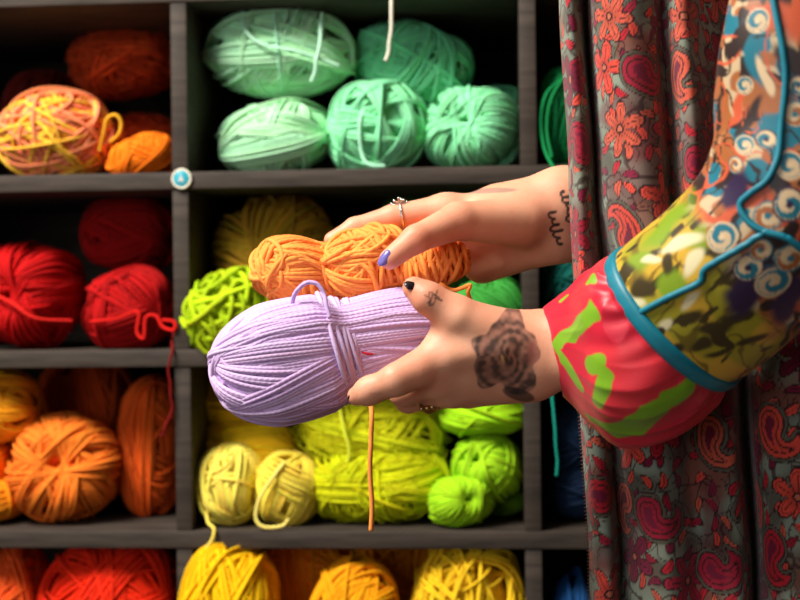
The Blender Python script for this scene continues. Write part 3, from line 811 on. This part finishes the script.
# nails
def nail(c, along, out, L, Wd, mat, label):
    along = nz(along); out = nz(out - along * (out @ along)); side = np.cross(along, out)
    V, F = ellipsoid(c, along * L, side * Wd, out * .0016, 16, 12)
    mid = (V - c) @ side
    V = V - out * (mid ** 2 / Wd * .35)[:, None]
    o = mk('fingernail', V, F, mat, person, origin=c); o['label'] = label
N_LAV = plain('lavender nail polish', srgb(112, 102, 178), .25)
N_BLK = plain('black nail polish', srgb(26, 20, 24), .2)
o1_ = nz(-FW * .8 - RT * .62 - UP * .02)
nail(P(390, 258, -.380) + o1_ * .0068, P(379, 267, -.386) - P(391, 250, -.386), o1_, .0066, .0043, N_LAV, 'lavender thumb nail')
nail(P(412, 284, -.4482), P(407, 284, -.448) - P(420, 284, -.446), UP * .75 - FW * .6, .0056, .0046, N_BLK, 'black thumb nail')
nail(P(353, 398, -.4435), P(347, 401, -.44) - P(362, 395, -.446), -FW * .6 - UP * .75, .0042, .0032, N_BLK, 'black index nail')
nail(P(329, 239.5, -.3095), P(326, 246, -.308) - P(338, 236, -.308), UP * .7 - RT * .6 - FW * .2, .0044, .0034, N_BLK, 'dark index nail')

# finger rings
SILVER = plain('silver', (.86, .85, .82), .18, 1.0, noise=.06)
GOLD = plain('antique gold', (.45, .30, .12), .28, 1.0, noise=.2)
def band(c, axis, R, rr, mat, name='ring', k=.9):
    axis = nz(axis); a1 = nz(np.cross(axis, [0, 1, .2])); a2 = np.cross(axis, a1)
    pt = c + R * (np.cos(ths)[:, None] * a1 + np.sin(ths)[:, None] * a2)
    V, F, tw, sid = tubes(pt[None], nz(pt - c)[None], rr, 8)
    return mk(name, V, F, mat, person, origin=c)
ax = P(394, 217, -.305) - P(446, 210, -.300)
rc = P(401, 216, -.3045); rg_ = band(rc, ax, .0108, .0010, SILVER); rg_['label'] = 'silver crown ring on the upper hand'
beads = []
axn = nz(ax); upn = nz(UP - axn * (UP @ axn) - FW * .45); sdn = nz(np.cross(axn, upn))
for i, (t_, h_) in enumerate([(-.0060, .0108), (-.0035, .0130), (0, .0146), (.0035, .0130), (.0060, .0108)]):
    tip = rc + axn * t_ + upn * h_
    root = rc + upn * .0105
    q = np.linspace(0, 1, 6)[:, None] * (tip - root) + root
    V, F, tw, sid = tubes(q[None], np.repeat(sdn[None, None], 6, 1), .0007, 6, False); beads.append((V, F))
    beads.append(ellipsoid(tip, RT * .0012, UP * .0012, FW * .0012, 10, 8))
    beads.append(ellipsoid(tip - axn * np.sign(t_ + 1e-9) * .0018 - upn * .001 - FW * .001, RT * .0008, UP * .0008, FW * .0008, 10, 8))
V, F = cat_mesh(beads); mk('crown', V, F, SILVER, rg_, origin=rc)
ax = P(408, 400, -.400) - P(452, 389, -.422)
rc = P(427, 397, -.410); rg2 = band(rc, ax, .0106, .0013, GOLD); rg2['label'] = 'antique gold ring on the lower hand'
bl = [ellipsoid(rc - UP * (.0062 - .0006 * i) - FW * .0098 + RT * (.0036 * i + .004), RT * .0026, UP * .0019, FW * .0017, 10, 8) for i in range(-2, 3)]
V, F = cat_mesh(bl); mk('setting', V, F, GOLD, rg2, origin=rc)

# ------------------------------------------------------------------ sleeve
def img(nx, ny, nf): return nz(RT * nx - UP * ny + FW * nf)
def ring_surface(rings, nu, nv):
    """rings: (px,py,y, normal(3), R in picture units, depth factor) -> grid of points (nu, nv)"""
    cen = spline([P(*q[:3]) for q in rings], nu)
    nor = nz(spline([img(*q[3]) for q in rings], nu))
    rad = spline([[q[4] * S(q[2]), q[5], 0] for q in rings], nu)
    a = np.arange(nv) * 2 * PI / nv
    e_ = nz(np.cross(nor, -FW[None]))                    # in the picture plane, across the sleeve (top side)
    f_ = np.cross(e_, nor)                               # towards / away from the camera
    sgn = np.sign((f_ @ -FW)); f_ = f_ * sgn[:, None]
    return cen, e_, f_, rad, a
def grid_faces(nu, nv, closed=True):
    idx = np.arange(nu * nv).reshape(nu, nv)
    if closed:
        return np.stack([idx[:-1], np.roll(idx[:-1], -1, 1), np.roll(idx[1:], -1, 1), idx[1:]], -1).reshape(-1, 4)
    return np.stack([idx[:-1, :-1], idx[:-1, 1:], idx[1:, 1:], idx[1:, :-1]], -1).reshape(-1, 4)

SL = [(674, 318, -.462, (.70, -.70, -.55), 86, .85), (735, 266, -.487, (.74, -.66, -.45), 88, .85), (790, 206, -.508, (.55, -.82, -.2), 93, .8),
      (813, 120, -.515, (.18, -.98, 0), 95, .75), (821, 0, -.518, (.06, -1, 0), 90, .75), (846, -150, -.515, (.05, -1, 0), 88, .75), (872, -190, -.50, (.6, -.8, .1), 70, .8)]
nu, nv = 380, 300
cen, E_, Fv, rad, an = ring_surface(SL, nu, nv)
def sleeve_pt(i, ang, k=1.0):
    """point on the sleeve: row i (float), angle from the top edge through the camera side"""
    i0 = np.clip(np.floor(i).astype(int), 0, nu - 2); f = (i - i0)[..., None]
    mixa = lambda A: A[i0] * (1 - f) + A[i0 + 1] * f
    r_ = mixa(rad)
    if np.ndim(k): k = np.asarray(k)[..., None]
    return mixa(cen) + k * r_[..., :1] * (np.cos(ang)[..., None] * mixa(E_) + np.sin(ang)[..., None] * r_[..., 1:2] * mixa(Fv))
# does angle 0 lie on the upper-left edge?
II, AA = np.meshgrid(np.arange(nu, dtype=float), an, indexing='ij')
fold = 1 + .022 * np.sin(II / 15 + 1.2 * np.sin(AA * 2)) * sst(90, 140, II) * sst(330, 230, II) + .025 * (n2(II / 45, AA * 1.3, 4) - .5)
fold = fold + .02 * np.sin(AA * 3 + II / 40)
edge_in = 1 - .06 * np.exp(-II / 4)
Vs = sleeve_pt(II, AA, fold * edge_in)
arc = np.concatenate([[0], np.cumsum(np.linalg.norm(np.diff(cen, axis=0), axis=1))]) * 1000
uu = arc[II.astype(int)]                                  # mm along the sleeve from the trim
tt = (AA - PI / 2) * 55.0                                  # mm round the sleeve, 0 facing the camera, negative to the top edge
tt = np.where(AA > 1.5 * PI, tt - 2 * PI * 55, tt)
def mixc(c, m, k):
    m = np.clip(m, 0, 1)[..., None]; return c * (1 - m) + m * np.asarray(k)
SX, SY = proj(Vs)
front_side = ((Vs - cen[:, None]) @ FW) < 0
def surf(px, py):
    d = np.hypot(SX - px, SY - py) + np.where(front_side, 0, 1e4)
    return np.unravel_index(np.argmin(d), d.shape)
wx = uu + 9 * (n2(uu / 12, tt / 12, 1) - .5); wy = tt + 9 * (n2(uu / 12, tt / 12, 2) - .5)
YEL, OLV, WHT, GRN = srgb(204, 162, 44), srgb(58, 46, 8), srgb(226, 214, 168), srgb(122, 150, 18)
c = np.repeat(np.repeat(YEL[None, None], nu, 0), nv, 1)
c = mixc(c, sst(.40, .60, n2(uu / 16, tt / 20, 5)), srgb(160, 150, 30))
c = mixc(c, sst(.055, .02, np.abs(n2(wx / 16, wy / 10, 9) - .5)) * .75, srgb(88, 66, 10))
c = mixc(c, sst(.68, .74, n2(wx / 10, wy / 6, 7)), OLV)
def blob(c, px, py, ru, rt, ang, k, soft=.25):
    i, j = surf(px, py); du, dt = wx - uu[i, j], wy - tt[i, j]
    ca, sa = math.cos(math.radians(ang)), math.sin(math.radians(ang))
    return mixc(c, sst(1 + soft, 1 - soft, np.hypot((du * ca + dt * sa) / ru, (-du * sa + dt * ca) / rt)), k)
for px, py, ru, rt, an_ in ((665, 225, 16, 9, 10), (690, 200, 16, 9, 0), (672, 283, 8, 9, 0), (705, 235, 10, 7, 20), (640, 262, 7, 8, 0)): c = blob(c, px, py, ru, rt, an_, GRN, .4)
for px, py, ru, rt, an_ in ((682, 242, 15, 4.5, -30), (694, 262, 9, 4, 10), (650, 262, 8, 3, -30), (634, 300, 4, 8, 0), (690, 300, 8, 3, 0), (665, 325, 5, 4, 0), (722, 215, 8, 6, 0)): c = blob(c, px, py, ru, rt, an_, WHT, .3)
for px, py, ru, rt, an_ in ((645, 287, 6, 9, 10), (668, 262, 3.5, 7, -25), (660, 330, 3, 3, 0), (690, 318, 9, 4, -30), (716, 330, 12, 4.5, -35), (700, 345, 8, 4, -20), (740, 318, 10, 4, -35), (722, 352, 9, 3, -30), (752, 340, 10, 3, -30), (676, 348, 4, 3, 0), (664, 208, 5, 3, 0)): c = blob(c, px, py, ru, rt, an_, OLV, .3)
def swirl(c, cu, ct, R, ca_, cb_, cc_, turns=2.0, hand=1):
    du, dt = uu - cu, tt - ct; rr = np.hypot(du, dt) * (1 + .12 * (n2(uu / 8, tt / 8, 44) - .5)); ph = np.arctan2(dt, du) * hand
    s_ = np.sin(ph + rr / R * turns * 2 * PI)
    c = mixc(c, sst(R + .6, R - .6, rr), ca_)
    c = mixc(c, sst(R * .86 + .5, R * .86 - .5, rr), cb_)
    c = mixc(c, sst(-.1, .25, s_) * sst(R * .84, R * .78, rr), cc_)
    return mixc(c, sst(R * .22 + .4, R * .22 - .4, rr), ca_)
PUR, TEA, CRM = srgb(42, 22, 62), srgb(16, 108, 126), srgb(215, 186, 145)
BRN, DBR, COR = srgb(160, 92, 46), srgb(40, 22, 18), srgb(196, 84, 48)
up_m = sst(52, 66, uu + 14 * (n2(uu / 12, tt / 12, 12) - .5) - tt * .10)
c2 = np.repeat(np.repeat(BRN[None, None], nu, 0), nv, 1)
c2 = mixc(c2, sst(.52, .60, n2(wx / 13, wy / 10, 13)), CRM * .8)
c2 = mixc(c2, sst(.60, .66, n2(wx / 12, wy / 13, 14)), TEA)
c2 = mixc(c2, sst(.56, .62, n2(wx / 10, wy / 9, 15)), DBR)
c2 = mixc(c2, sst(.06, .03, np.abs(n2(wx / 12, wy / 12, 16) - .5)), DBR)
c2 = mixc(c2, sst(.045, .02, np.abs(n2(wx / 16, wy / 16, 17) - .45)), COR)
c = mixc(c, up_m, c2)
for px, py, ru, rt, an_, k in ((748, 290, 17, 11, 30, PUR), (735, 190, 13, 9, 20, PUR), (790, 300, 16, 8, 30, PUR), (765, 95, 12, 14, 0, BRN), (755, 60, 16, 6, 20, TEA), (765, 75, 12, 3, 20, CRM), (738, 110, 16, 4, -20, COR), (750, 120, 18, 3, -20, DBR), (795, 60, 14, 6, 40, DBR), (740, 35, 10, 5, 0, DBR), (795, 20, 12, 6, 0, COR)): c = blob(c, px, py, ru, rt, an_, k, .25)
for i_, (px, py, R, hand, pal) in enumerate(((748, 268, 8, 1, 0), (773, 282, 9, -1, 1), (790, 258, 8, 1, 2), (722, 238, 9, 1, 1), (768, 215, 8, -1, 2), (790, 205, 9, 1, 0), (745, 145, 8, 1, 1), (735, 165, 6, -1, 2), (790, 165, 8, 1, 1), (766, 140, 7, -1, 0), (795, 115, 8, 1, 2), (745, 85, 6, 1, 1), (798, 85, 6, -1, 0), (758, 20, 8, 1, 1), (760, 250, 6, -1, 2))):
    i, j = surf(px, py)
    ca_, cb_, cc_ = [(PUR, CRM, TEA), (CRM, TEA, CRM * .9), (TEA, CRM, BRN)][pal]
    c = swirl(c, uu[i, j], tt[i, j], R, ca_, cb_, cc_, 1.0, hand)
sleeve = mk('sleeve', Vs.reshape(-1, 3), grid_faces(nu, nv), M_SILK, person, col=np.clip(c.reshape(-1, 3), 0, 1), origin=cen[0])
sleeve['label'] = 'wide sleeve with yellow, brown and purple swirl print'
# teal trim round the sleeve end
M_TEAL = plain('teal satin binding', srgb(8, 118, 138), .45, noise=.12, scale=200)
prf = [(-5.5, .97), (-5, 1.015), (-2, 1.03), (2, 1.03), (5, 1.022), (5.5, .97)]
rows = []
nrm0 = img(*SL[0][3])
for sft, k in prf:
    rows.append(sleeve_pt(np.full(nv, 0.0), an, k) + nrm0 * sft * .001)
rows = np.array(rows)
mk('trim', rows.reshape(-1, 3), grid_faces(len(prf), nv), M_TEAL, sleeve, origin=cen[0])['label'] = 'teal binding at the sleeve end'
# teal piping on the sleeve
for q in ([(636, 318), (668, 299), (700, 282), (704, 270), (727, 255), (751, 240), (764, 232)],
          [(764, 232), (748, 222), (741, 205), (752, 192), (770, 180), (779, 158), (783, 120), (787, 84), (783, 45), (775, 2), (770, -40)],
          [(764, 232), (790, 240), (815, 262)]):
    ij = spline([[*surf(*t), 0] for t in q], 90)[:, :2]
    i0, j0 = np.round(ij[:, 0]).astype(int).clip(0, nu - 1), np.round(ij[:, 1]).astype(int).clip(0, nv - 1)
    p_ = Vs[i0, j0]
    for _ in range(6): p_[1:-1] = (p_[:-2] + p_[1:-1] * 2 + p_[2:]) / 4
    n_ = nz(p_ - cen[i0])
    V, F, tw, sid = tubes((p_ + n_ * .0012)[None], n_[None], .0021, 8, False)
    mk('piping', V, F, M_TEAL, sleeve, origin=p_[0])

# cuff: gathered red and lime silk
CU = [(553, 352, -.424, (.976, -.22, -.1), 47, .78), (562, 354, -.425, (.976, -.22, -.1), 54, .82), (582, 358, -.430, (.98, -.20, -.2), 69, .85), (605, 358, -.440, (.97, -.24, -.3), 83, .85),
      (637, 348, -.450, (.91, -.41, -.42), 90, .85), (660, 332, -.458, (.80, -.60, -.5), 87, .85), (675, 317, -.462, (.70, -.70, -.55), 81, .85)]
nu2, nv2 = 170, 320
cen2, E2, F2, rad2, an2 = ring_surface(CU, nu2, nv2)
II, AA = np.meshgrid(np.arange(nu2, dtype=float), an2, indexing='ij')
tq = II / (nu2 - 1)
rdg = 1 - np.abs(2 * n2(AA * 5 + tq * 1.5, tq * 1.1, 71) - 1)
rd2 = 1 - np.abs(2 * n2(AA * 2.2 - tq * 2, tq * 2.6, 73) - 1)
gath = .965 + (.06 * (rdg ** 2) * sst(.12, .5, tq) * sst(1.02, .85, tq) + .05 * rd2 ** 2 * np.sin(PI * tq) + .014 * np.sin(AA * 21 + 2 * np.sin(AA * 3)) * sst(.45, .95, tq) + .03 * np.sin(AA * 5 + tq * 3) * np.sin(PI * tq) + .05 * (n2(AA * 3, tq * 3, 6) - .5) * np.sin(PI * tq))
Vc = cen2[:, None] + (gath * rad2[:, :1])[..., None] * (np.cos(AA)[..., None] * E2[:, None] + (np.sin(AA) * rad2[:, 1:2])[..., None] * F2[:, None])
uu = tq * 95; tt = (AA - PI / 2) * 52
wx = uu + 5 * (n2(uu / 8, tt / 8, 21) - .5); wy = tt + 5 * (n2(uu / 8, tt / 8, 22) - .5)
c = np.repeat(np.repeat(srgb(200, 22, 50)[None, None], nu2, 0), nv2, 1)
c = mixc(c, sst(.45, .7, n2(uu / 24, tt / 24, 25)), srgb(214, 44, 56))
CX_, CY_ = proj(Vc); cfront = ((Vc - cen2[:, None]) @ FW) < 0
def csurf(px, py):
    d = np.hypot(CX_ - px, CY_ - py) + np.where(cfront, 0, 1e4)
    i, j = np.unravel_index(np.argmin(d), d.shape); return np.array([uu[i, j], tt[i, j]])
LIM = srgb(118, 168, 26)
for (ax_, ay_), (bx_, by_), ra_, rb_ in (((593, 312), (566, 336), 6, 6), ((566, 336), (555, 345), 6, 5), ((558, 352), (578, 384), 5, 5), ((592, 364), (599, 362), 6, 6), ((607, 378), (596, 402), 5, 4),
        ((594, 277), (588, 283), 4, 2), ((562, 300), (568, 296), 3, 2), ((612, 432), (655, 412), 8, 6), ((590, 418), (614, 430), 4, 7), ((676, 396), (690, 386), 7, 6), ((640, 300), (646, 290), 0.1, .1)):
    A_, B_ = csurf(ax_, ay_), csurf(bx_, by_); dB = B_ - A_; l2 = dB @ dB + 1e-9
    t_ = np.clip(((wx - A_[0]) * dB[0] + (wy - A_[1]) * dB[1]) / l2, 0, 1)
    d = np.hypot(wx - A_[0] - t_ * dB[0], wy - A_[1] - t_ * dB[1]) - (ra_ + (rb_ - ra_) * t_)
    c = mixc(c, sst(.5, -.4, d), LIM)
back_ = sst(.53, .56, n2(wx / 20 + 3, wy / 15, 29)) * (np.abs(tt) > 95)
c = mixc(c, back_, LIM)
cuff = mk('cuff', Vc.reshape(-1, 3), grid_faces(nu2, nv2), M_SILK, sleeve, col=np.clip(c.reshape(-1, 3), 0, 1), origin=cen2[0])
cuff['label'] = 'gathered red cuff with lime green blotches'

# right sleeve, behind the scarf
q0 = P(648, 216, -.272); axr = nz(ER - q0); b1 = nz(np.cross(axr, [0, 0, 1.])); b2 = np.cross(axr, b1)
pth = spline([q0, q0 * .5 + ER * .5, ER, ER * .5 + SHR * .5, SHR], 60); Tp = nz(np.gradient(pth, axis=0))
rr_ = np.interp(np.linspace(0, 1, 60), [0, .1, .5, 1], [.036, .042, .055, .056])
a = np.arange(40) * 2 * PI / 40
s1 = nz(np.cross(Tp, [0.3, 1., .1])); s2 = np.cross(Tp, s1)
Vr = pth[:, None] + rr_[:, None, None] * (np.cos(a)[None, :, None] * s1[:, None] + np.sin(a)[None, :, None] * s2[:, None])
uu, tt = np.meshgrid(np.arange(60) * 8., a * 45, indexing='ij')
c = np.repeat(np.repeat(BRN[None, None], 60, 0), 40, 1); c = mixc(c, sst(.5, .55, n2(uu / 20, tt / 18, 31)), CRM); c = mixc(c, sst(.58, .62, n2(uu / 18, tt / 18, 32)), PUR)
mk('sleeve', Vr.reshape(-1, 3), grid_faces(60, 40), M_SILK, person, col=c.reshape(-1, 3), origin=q0)

# dress and jacket body, hair, eyes (outside the frame but part of the figure)
def loft(name, secs, mat, nvv=64, n=60, wave=0.0):
    q = spline([[BX + s_[3], s_[1], s_[2]] for s_ in secs], n); zz = spline([[s_[0], 0, 0] for s_ in secs], n)[:, 0]
    a = np.arange(nvv) * 2 * PI / nvv
    w_ = 1 + wave * np.sin(a * 11)[None] * np.linspace(1, 0, n)[:, None]
    V = np.stack([q[:, :1] + q[:, 1:2] * np.cos(a) * w_, BY + q[:, 2:3] * np.sin(a) * w_, np.repeat(zz[:, None], nvv, 1)], -1)
    return mk(name, V.reshape(-1, 3), grid_faces(n, nvv), mat, person, origin=(BX, BY, zz[0]))
loft('dress', [(.32, .20, .26, 0), (.60, .17, .235, 0), (.90, .135, .20, 0), (1.10, .108, .145, 0), (1.30, .112, .18, 0), (1.40, .075, .13, 0), (1.44, .058, .07, -.005)], M_DRESS, wave=.05)
hd = []
hv, hf = ellipsoid(HC + [.022, 0, .028], (.088, 0, 0), (0, .093, 0), (0, 0, .092), 40, 28)
keep = []
hair_v = hv.copy(); front = hair_v[:, 0] < HC[0] - .045
hair_v[front, 0] = HC[0] - .045 + (hair_v[front, 0] - HC[0] + .045) * .3
hd.append((hair_v, hf))
hd.append(ellipsoid(HC + [.055, 0, -.06], (.035, 0, .0), (0, .065, 0), (.02, 0, .12), 30, 20))
V, F = cat_mesh(hd); mk('hair', V, F, plain('dark brown hair', (.035, .02, .012), .45, noise=.3, scale=90), person, origin=HC)
for s_ in (-1, 1):
    V, F = ellipsoid(HC + [-.074, s_ * .03, .002], (.011, 0, 0), (0, .012, 0), (0, 0, .008), 14, 10)
    mk('eye', V, F, plain('eye white', (.8, .78, .75), .2), person, origin=HC)

# ------------------------------------------------------------------ scarf
topc = [(568, -.352), (577, -.374), (586, -.362), (594, -.328), (603, -.376), (632, -.404), (656, -.400), (669, -.372), (690, -.402), (712, -.380), (742, -.350), (775, -.370), (812, -.390)]
botc = [(583, -.352), (592, -.374), (603, -.378), (614, -.360), (630, -.384), (660, -.402), (690, -.392), (715, -.404), (734, -.408), (747, -.352), (758, -.404), (786, -.428), (815, -.435)]
nrow, ncol = 520, 400
def xy(cs):
    q = spline([[*P(a_, 300, b_)[:2], 0] for a_, b_ in cs], 900)[:, :2]
    L = np.concatenate([[0], np.cumsum(np.linalg.norm(np.diff(q, axis=0), axis=1))])
    t = np.linspace(0, L[-1], ncol)
    return np.stack([np.interp(t, L, q[:, 0]), np.interp(t, L, q[:, 1])], -1), L[-1]
tq_, lt = xy(topc); bq_, lb = xy(botc)
zz = np.linspace(.74, 1.42, nrow)
bl = sst(1.06, 1.20, zz)[:, None, None]
XY = bq_[None] * (1 - bl) + tq_[None] * bl
colf = np.linspace(0, 1, ncol)
U_, V_ = np.meshgrid(colf * (lt + lb) / 2 * 1000, zz * 1000, indexing='xy')
XY[..., 1] += .004 * np.sin(U_ / 14 + V_ / 60) * 1.0 + .010 * (n2(U_ / 40, V_ / 90, 41) - .5)
lean = (np.clip(zz - 1.335, 0, 1) ** 2 * 11)[:, None]
XY[..., 0] += lean * .9
XY[..., 0] += .003 * np.sin(V_ / 45)
Vs = np.concatenate([XY, np.repeat(zz[:, None], ncol, 1)[..., None]], -1)

def scarf_pattern(u, v):
    GR, GR2, OUT = srgb(126, 138, 122), srgb(74, 72, 60), srgb(46, 13, 19)
    FILL = np.array([srgb(205, 66, 50), srgb(176, 24, 40), srgb(118, 12, 50), srgb(192, 82, 60), srgb(150, 18, 46)])
    u, v = u + 2.2 * (n2(u / 9, v / 9, 81) - .5), v + 2.2 * (n2(u / 9, v / 9, 82) - .5)
    c = np.repeat(np.repeat(GR[None, None], u.shape[0], 0), u.shape[1], 1)
    c = mixc(c, sst(.35, .75, n2(u / 15, v / 15, 51)) * .9, GR2)
    c = mixc(c, sst(.56, .76, n2(u / 30, v / 30, 52)) * .75, srgb(122, 58, 46))
    c = mixc(c, sst(.60, .80, n2(u / 26, v / 26, 57)) * .6, srgb(96, 26, 40))
    wu, wv = u + 9 * n2(u / 16, v / 16, 53), v + 9 * n2(u / 16, v / 16, 54)
    for sd, fq, wd in ((55, 17., .026), (56, 12., .022), (58, 23., .020)):       # curling stems
        c = mixc(c, sst(wd, wd * .45, np.abs(n2(wu / fq, wv / fq, sd) - .5)) * .8, OUT)
    def cells(cell, s0):
        ci, cj = np.floor(u / cell).astype(np.int64), np.floor(v / cell).astype(np.int64)
        for di in (-1, 0, 1):
            for dj in (-1, 0, 1):
                i, j = ci + di, cj + dj
                h = [hash3(i, j, np.full_like(i, 5), s_ + s0) for s_ in (1, 2, 3, 4, 5)]
                x = u - (i + .5 + (h[0] - .5) * .6) * cell; y = v - (j + .5 + (h[1] - .5) * .6) * cell
                a_ = h[2] * 2 * PI; ca, sa = np.cos(a_), np.sin(a_)
                yield x * ca + y * sa, -x * sa + y * ca, FILL[np.minimum((h[3] * 5).astype(int), 4)], h[4]
    for X, Y, fc, h5 in cells(13.5, 60):                                        # leaves
        Yb = Y - .045 * X ** 2
        d = np.hypot(X / 5.4, Yb / (2.3 - .12 * X)) - 1; on = h5 < .85
        c = mixc(c, sst(.42, .15, d) * on, OUT); c = np.where(((d < 0) & on)[..., None], fc, c)
        c = mixc(c, sst(.45, .2, np.abs(Yb)) * (d < 0) * on * .7, OUT)
    for X, Y, fc, h5 in cells(50., 160):                                        # flowers and paisley drops
        X, Y = X / 1.22, Y / 1.22
        rr, ph = np.hypot(X, Y), np.arctan2(Y, X)
        npet = np.where(h5 < .22, 3.0, 2.5)
        pc = np.abs(np.cos(ph * npet)); pet = 16 * (.26 + .74 * pc ** .9)
        d = rr - pet; on = h5 < .45
        c = mixc(c, sst(1.0, .4, d) * on, OUT)
        petc = fc * (.72 + .38 * sst(3, 12, rr)[..., None])
        c = np.where(((d < -.7) & on)[..., None], petc, c)
        c = mixc(c, sst(.16, .06, np.abs(np.sin(ph * npet))) * (rr < pet * .75) * (rr > 3) * on * .9, OUT)
        c = mixc(c, sst(.8, .3, np.abs(d + 2.6)) * on * .6, OUT)
        c = np.where(((rr < 3.0) & on)[..., None], OUT, c); c = np.where(((rr < 1.7) & on)[..., None], srgb(180, 96, 70), c)
        d = np.full_like(X, 99.)
        for t_ in np.linspace(0, 1, 16):
            b_ = -.6 + 3.6 * t_
            d = np.minimum(d, np.hypot(X - 10.5 * math.cos(b_) * (1 - .25 * t_) + 2, Y - 10.5 * math.sin(b_) * (1 - .25 * t_) + 4) - (9.0 * (1 - t_) ** .9 + .5))
        on = (h5 >= .45) & (h5 < .97)
        c = mixc(c, sst(2.8, 2.3, d) * on, OUT); c = np.where(((d < 1.9) & on)[..., None], GR2 * 1.3, c)
        scal = .5 * np.sin(ph * 14)
        c = mixc(c, sst(.8, .2, np.abs(d + .1 + scal * .6)) * on, OUT)
        c = np.where(((d < -.5) & on)[..., None], fc, c)
        c = mixc(c, sst(.6, .25, np.abs(d + 3.2)) * on, OUT)
        c = mixc(c, sst(.5, .2, np.abs(np.sin(X * .9 + Y * .5))) * (d < -3.6) * on * .5, OUT)
        c = np.where(((d < -6.0) & on)[..., None], FILL[2] * .8, c)
    weave = 1 + .10 * (n2(u * 1.3, v * .25, 91) - .5) + .10 * (n2(u * .25, v * 1.3, 92) - .5)
    return c * weave[..., None]
sc_c = scarf_pattern(U_, V_)
Fq = grid_faces(nrow, ncol, False)
scarf = mk('scarf', Vs.reshape(-1, 3), Fq, M_SCARF, person, col=np.clip(sc_c.reshape(-1, 3), 0, 1), origin=(BX, BY, 1.4))
scarf['label'] = 'long grey green scarf with red paisley and flowers'
md = scarf.modifiers.new('thickness', 'SOLIDIFY'); md.thickness = .0012; md.offset = 1
# stitched left hem: a roll with little cross stitches
hem = Vs[:, 0][::4]
V1, F1, tw, sid = tubes(hem[None], np.repeat(np.array([[[0, -1., 0]]]), len(hem), 1), .0014, 6, False)
pr = [(V1, F1)]
for z_ in np.arange(60, 280, 2):
    p0 = Vs[z_, 0]; q = np.stack([p0 + [-.0024, -.0006, 0], p0 + [-.001, -.002, .0002], p0 + [.0015, -.0016, 0]])
    Vx, Fx, _, _ = tubes(q[None], np.repeat(np.array([[[0, 0, 1.]]]), 3, 1), .0005, 4, False); pr.append((Vx, Fx))
V, F = cat_mesh(pr); mk('stitched_hem', V, F, plain('rust thread', srgb(92, 58, 46), .8, noise=.3, scale=400), scarf, origin=Vs[0, 0])

# ------------------------------------------------------------------ light and camera
def area(name, loc, target, size, size_y, power, col):
    l = bpy.data.lights.new(name, 'AREA'); l.shape = 'RECTANGLE'; l.size = size; l.size_y = size_y; l.energy = power; l.color = col
    o = bpy.data.objects.new(name, l); C.objects.link(o); o.location = loc
    o.rotation_euler = (Vector(target) - Vector(loc)).to_track_quat('-Z', 'Y').to_euler(); return o
area('ceiling_lamp_light', (-.85, -.88, 2.40), (0.05, -.15, 1.12), .7, .55, 62, (1, .93, .84))
area('fill_light', (-1.5, -2.9, 1.5), (0, 0, 1.1), 1.6, 1.4, 20, (.98, .97, 1.0))  # added frontal fill to lift scarf and yarn fronts, no actual window
w = bpy.data.worlds.new('World'); sc.world = w; w.use_nodes = True
bg = w.node_tree.nodes['Background']; bg.inputs[0].default_value = (.9, .88, .85, 1); bg.inputs[1].default_value = .05

cam = bpy.data.cameras.new('camera'); co_ = bpy.data.objects.new('camera', cam); C.objects.link(co_)
cam.lens = 60; cam.sensor_width = 36; cam.clip_start = .05
mw = Matrix(((RT[0], UP[0], -FW[0], CAM[0]), (RT[1], UP[1], -FW[1], CAM[1]), (RT[2], UP[2], -FW[2], CAM[2]), (0, 0, 0, 1)))
co_.matrix_world = mw
cam.dof.use_dof = True; cam.dof.focus_distance = .945; cam.dof.aperture_fstop = 6.0
sc.camera = co_
sc.view_settings.view_transform = 'Standard'; sc.view_settings.look = 'None'
sc.view_settings.gamma = 1; sc.view_settings.exposure = 0.0; sc.view_settings.use_curve_mapping = False
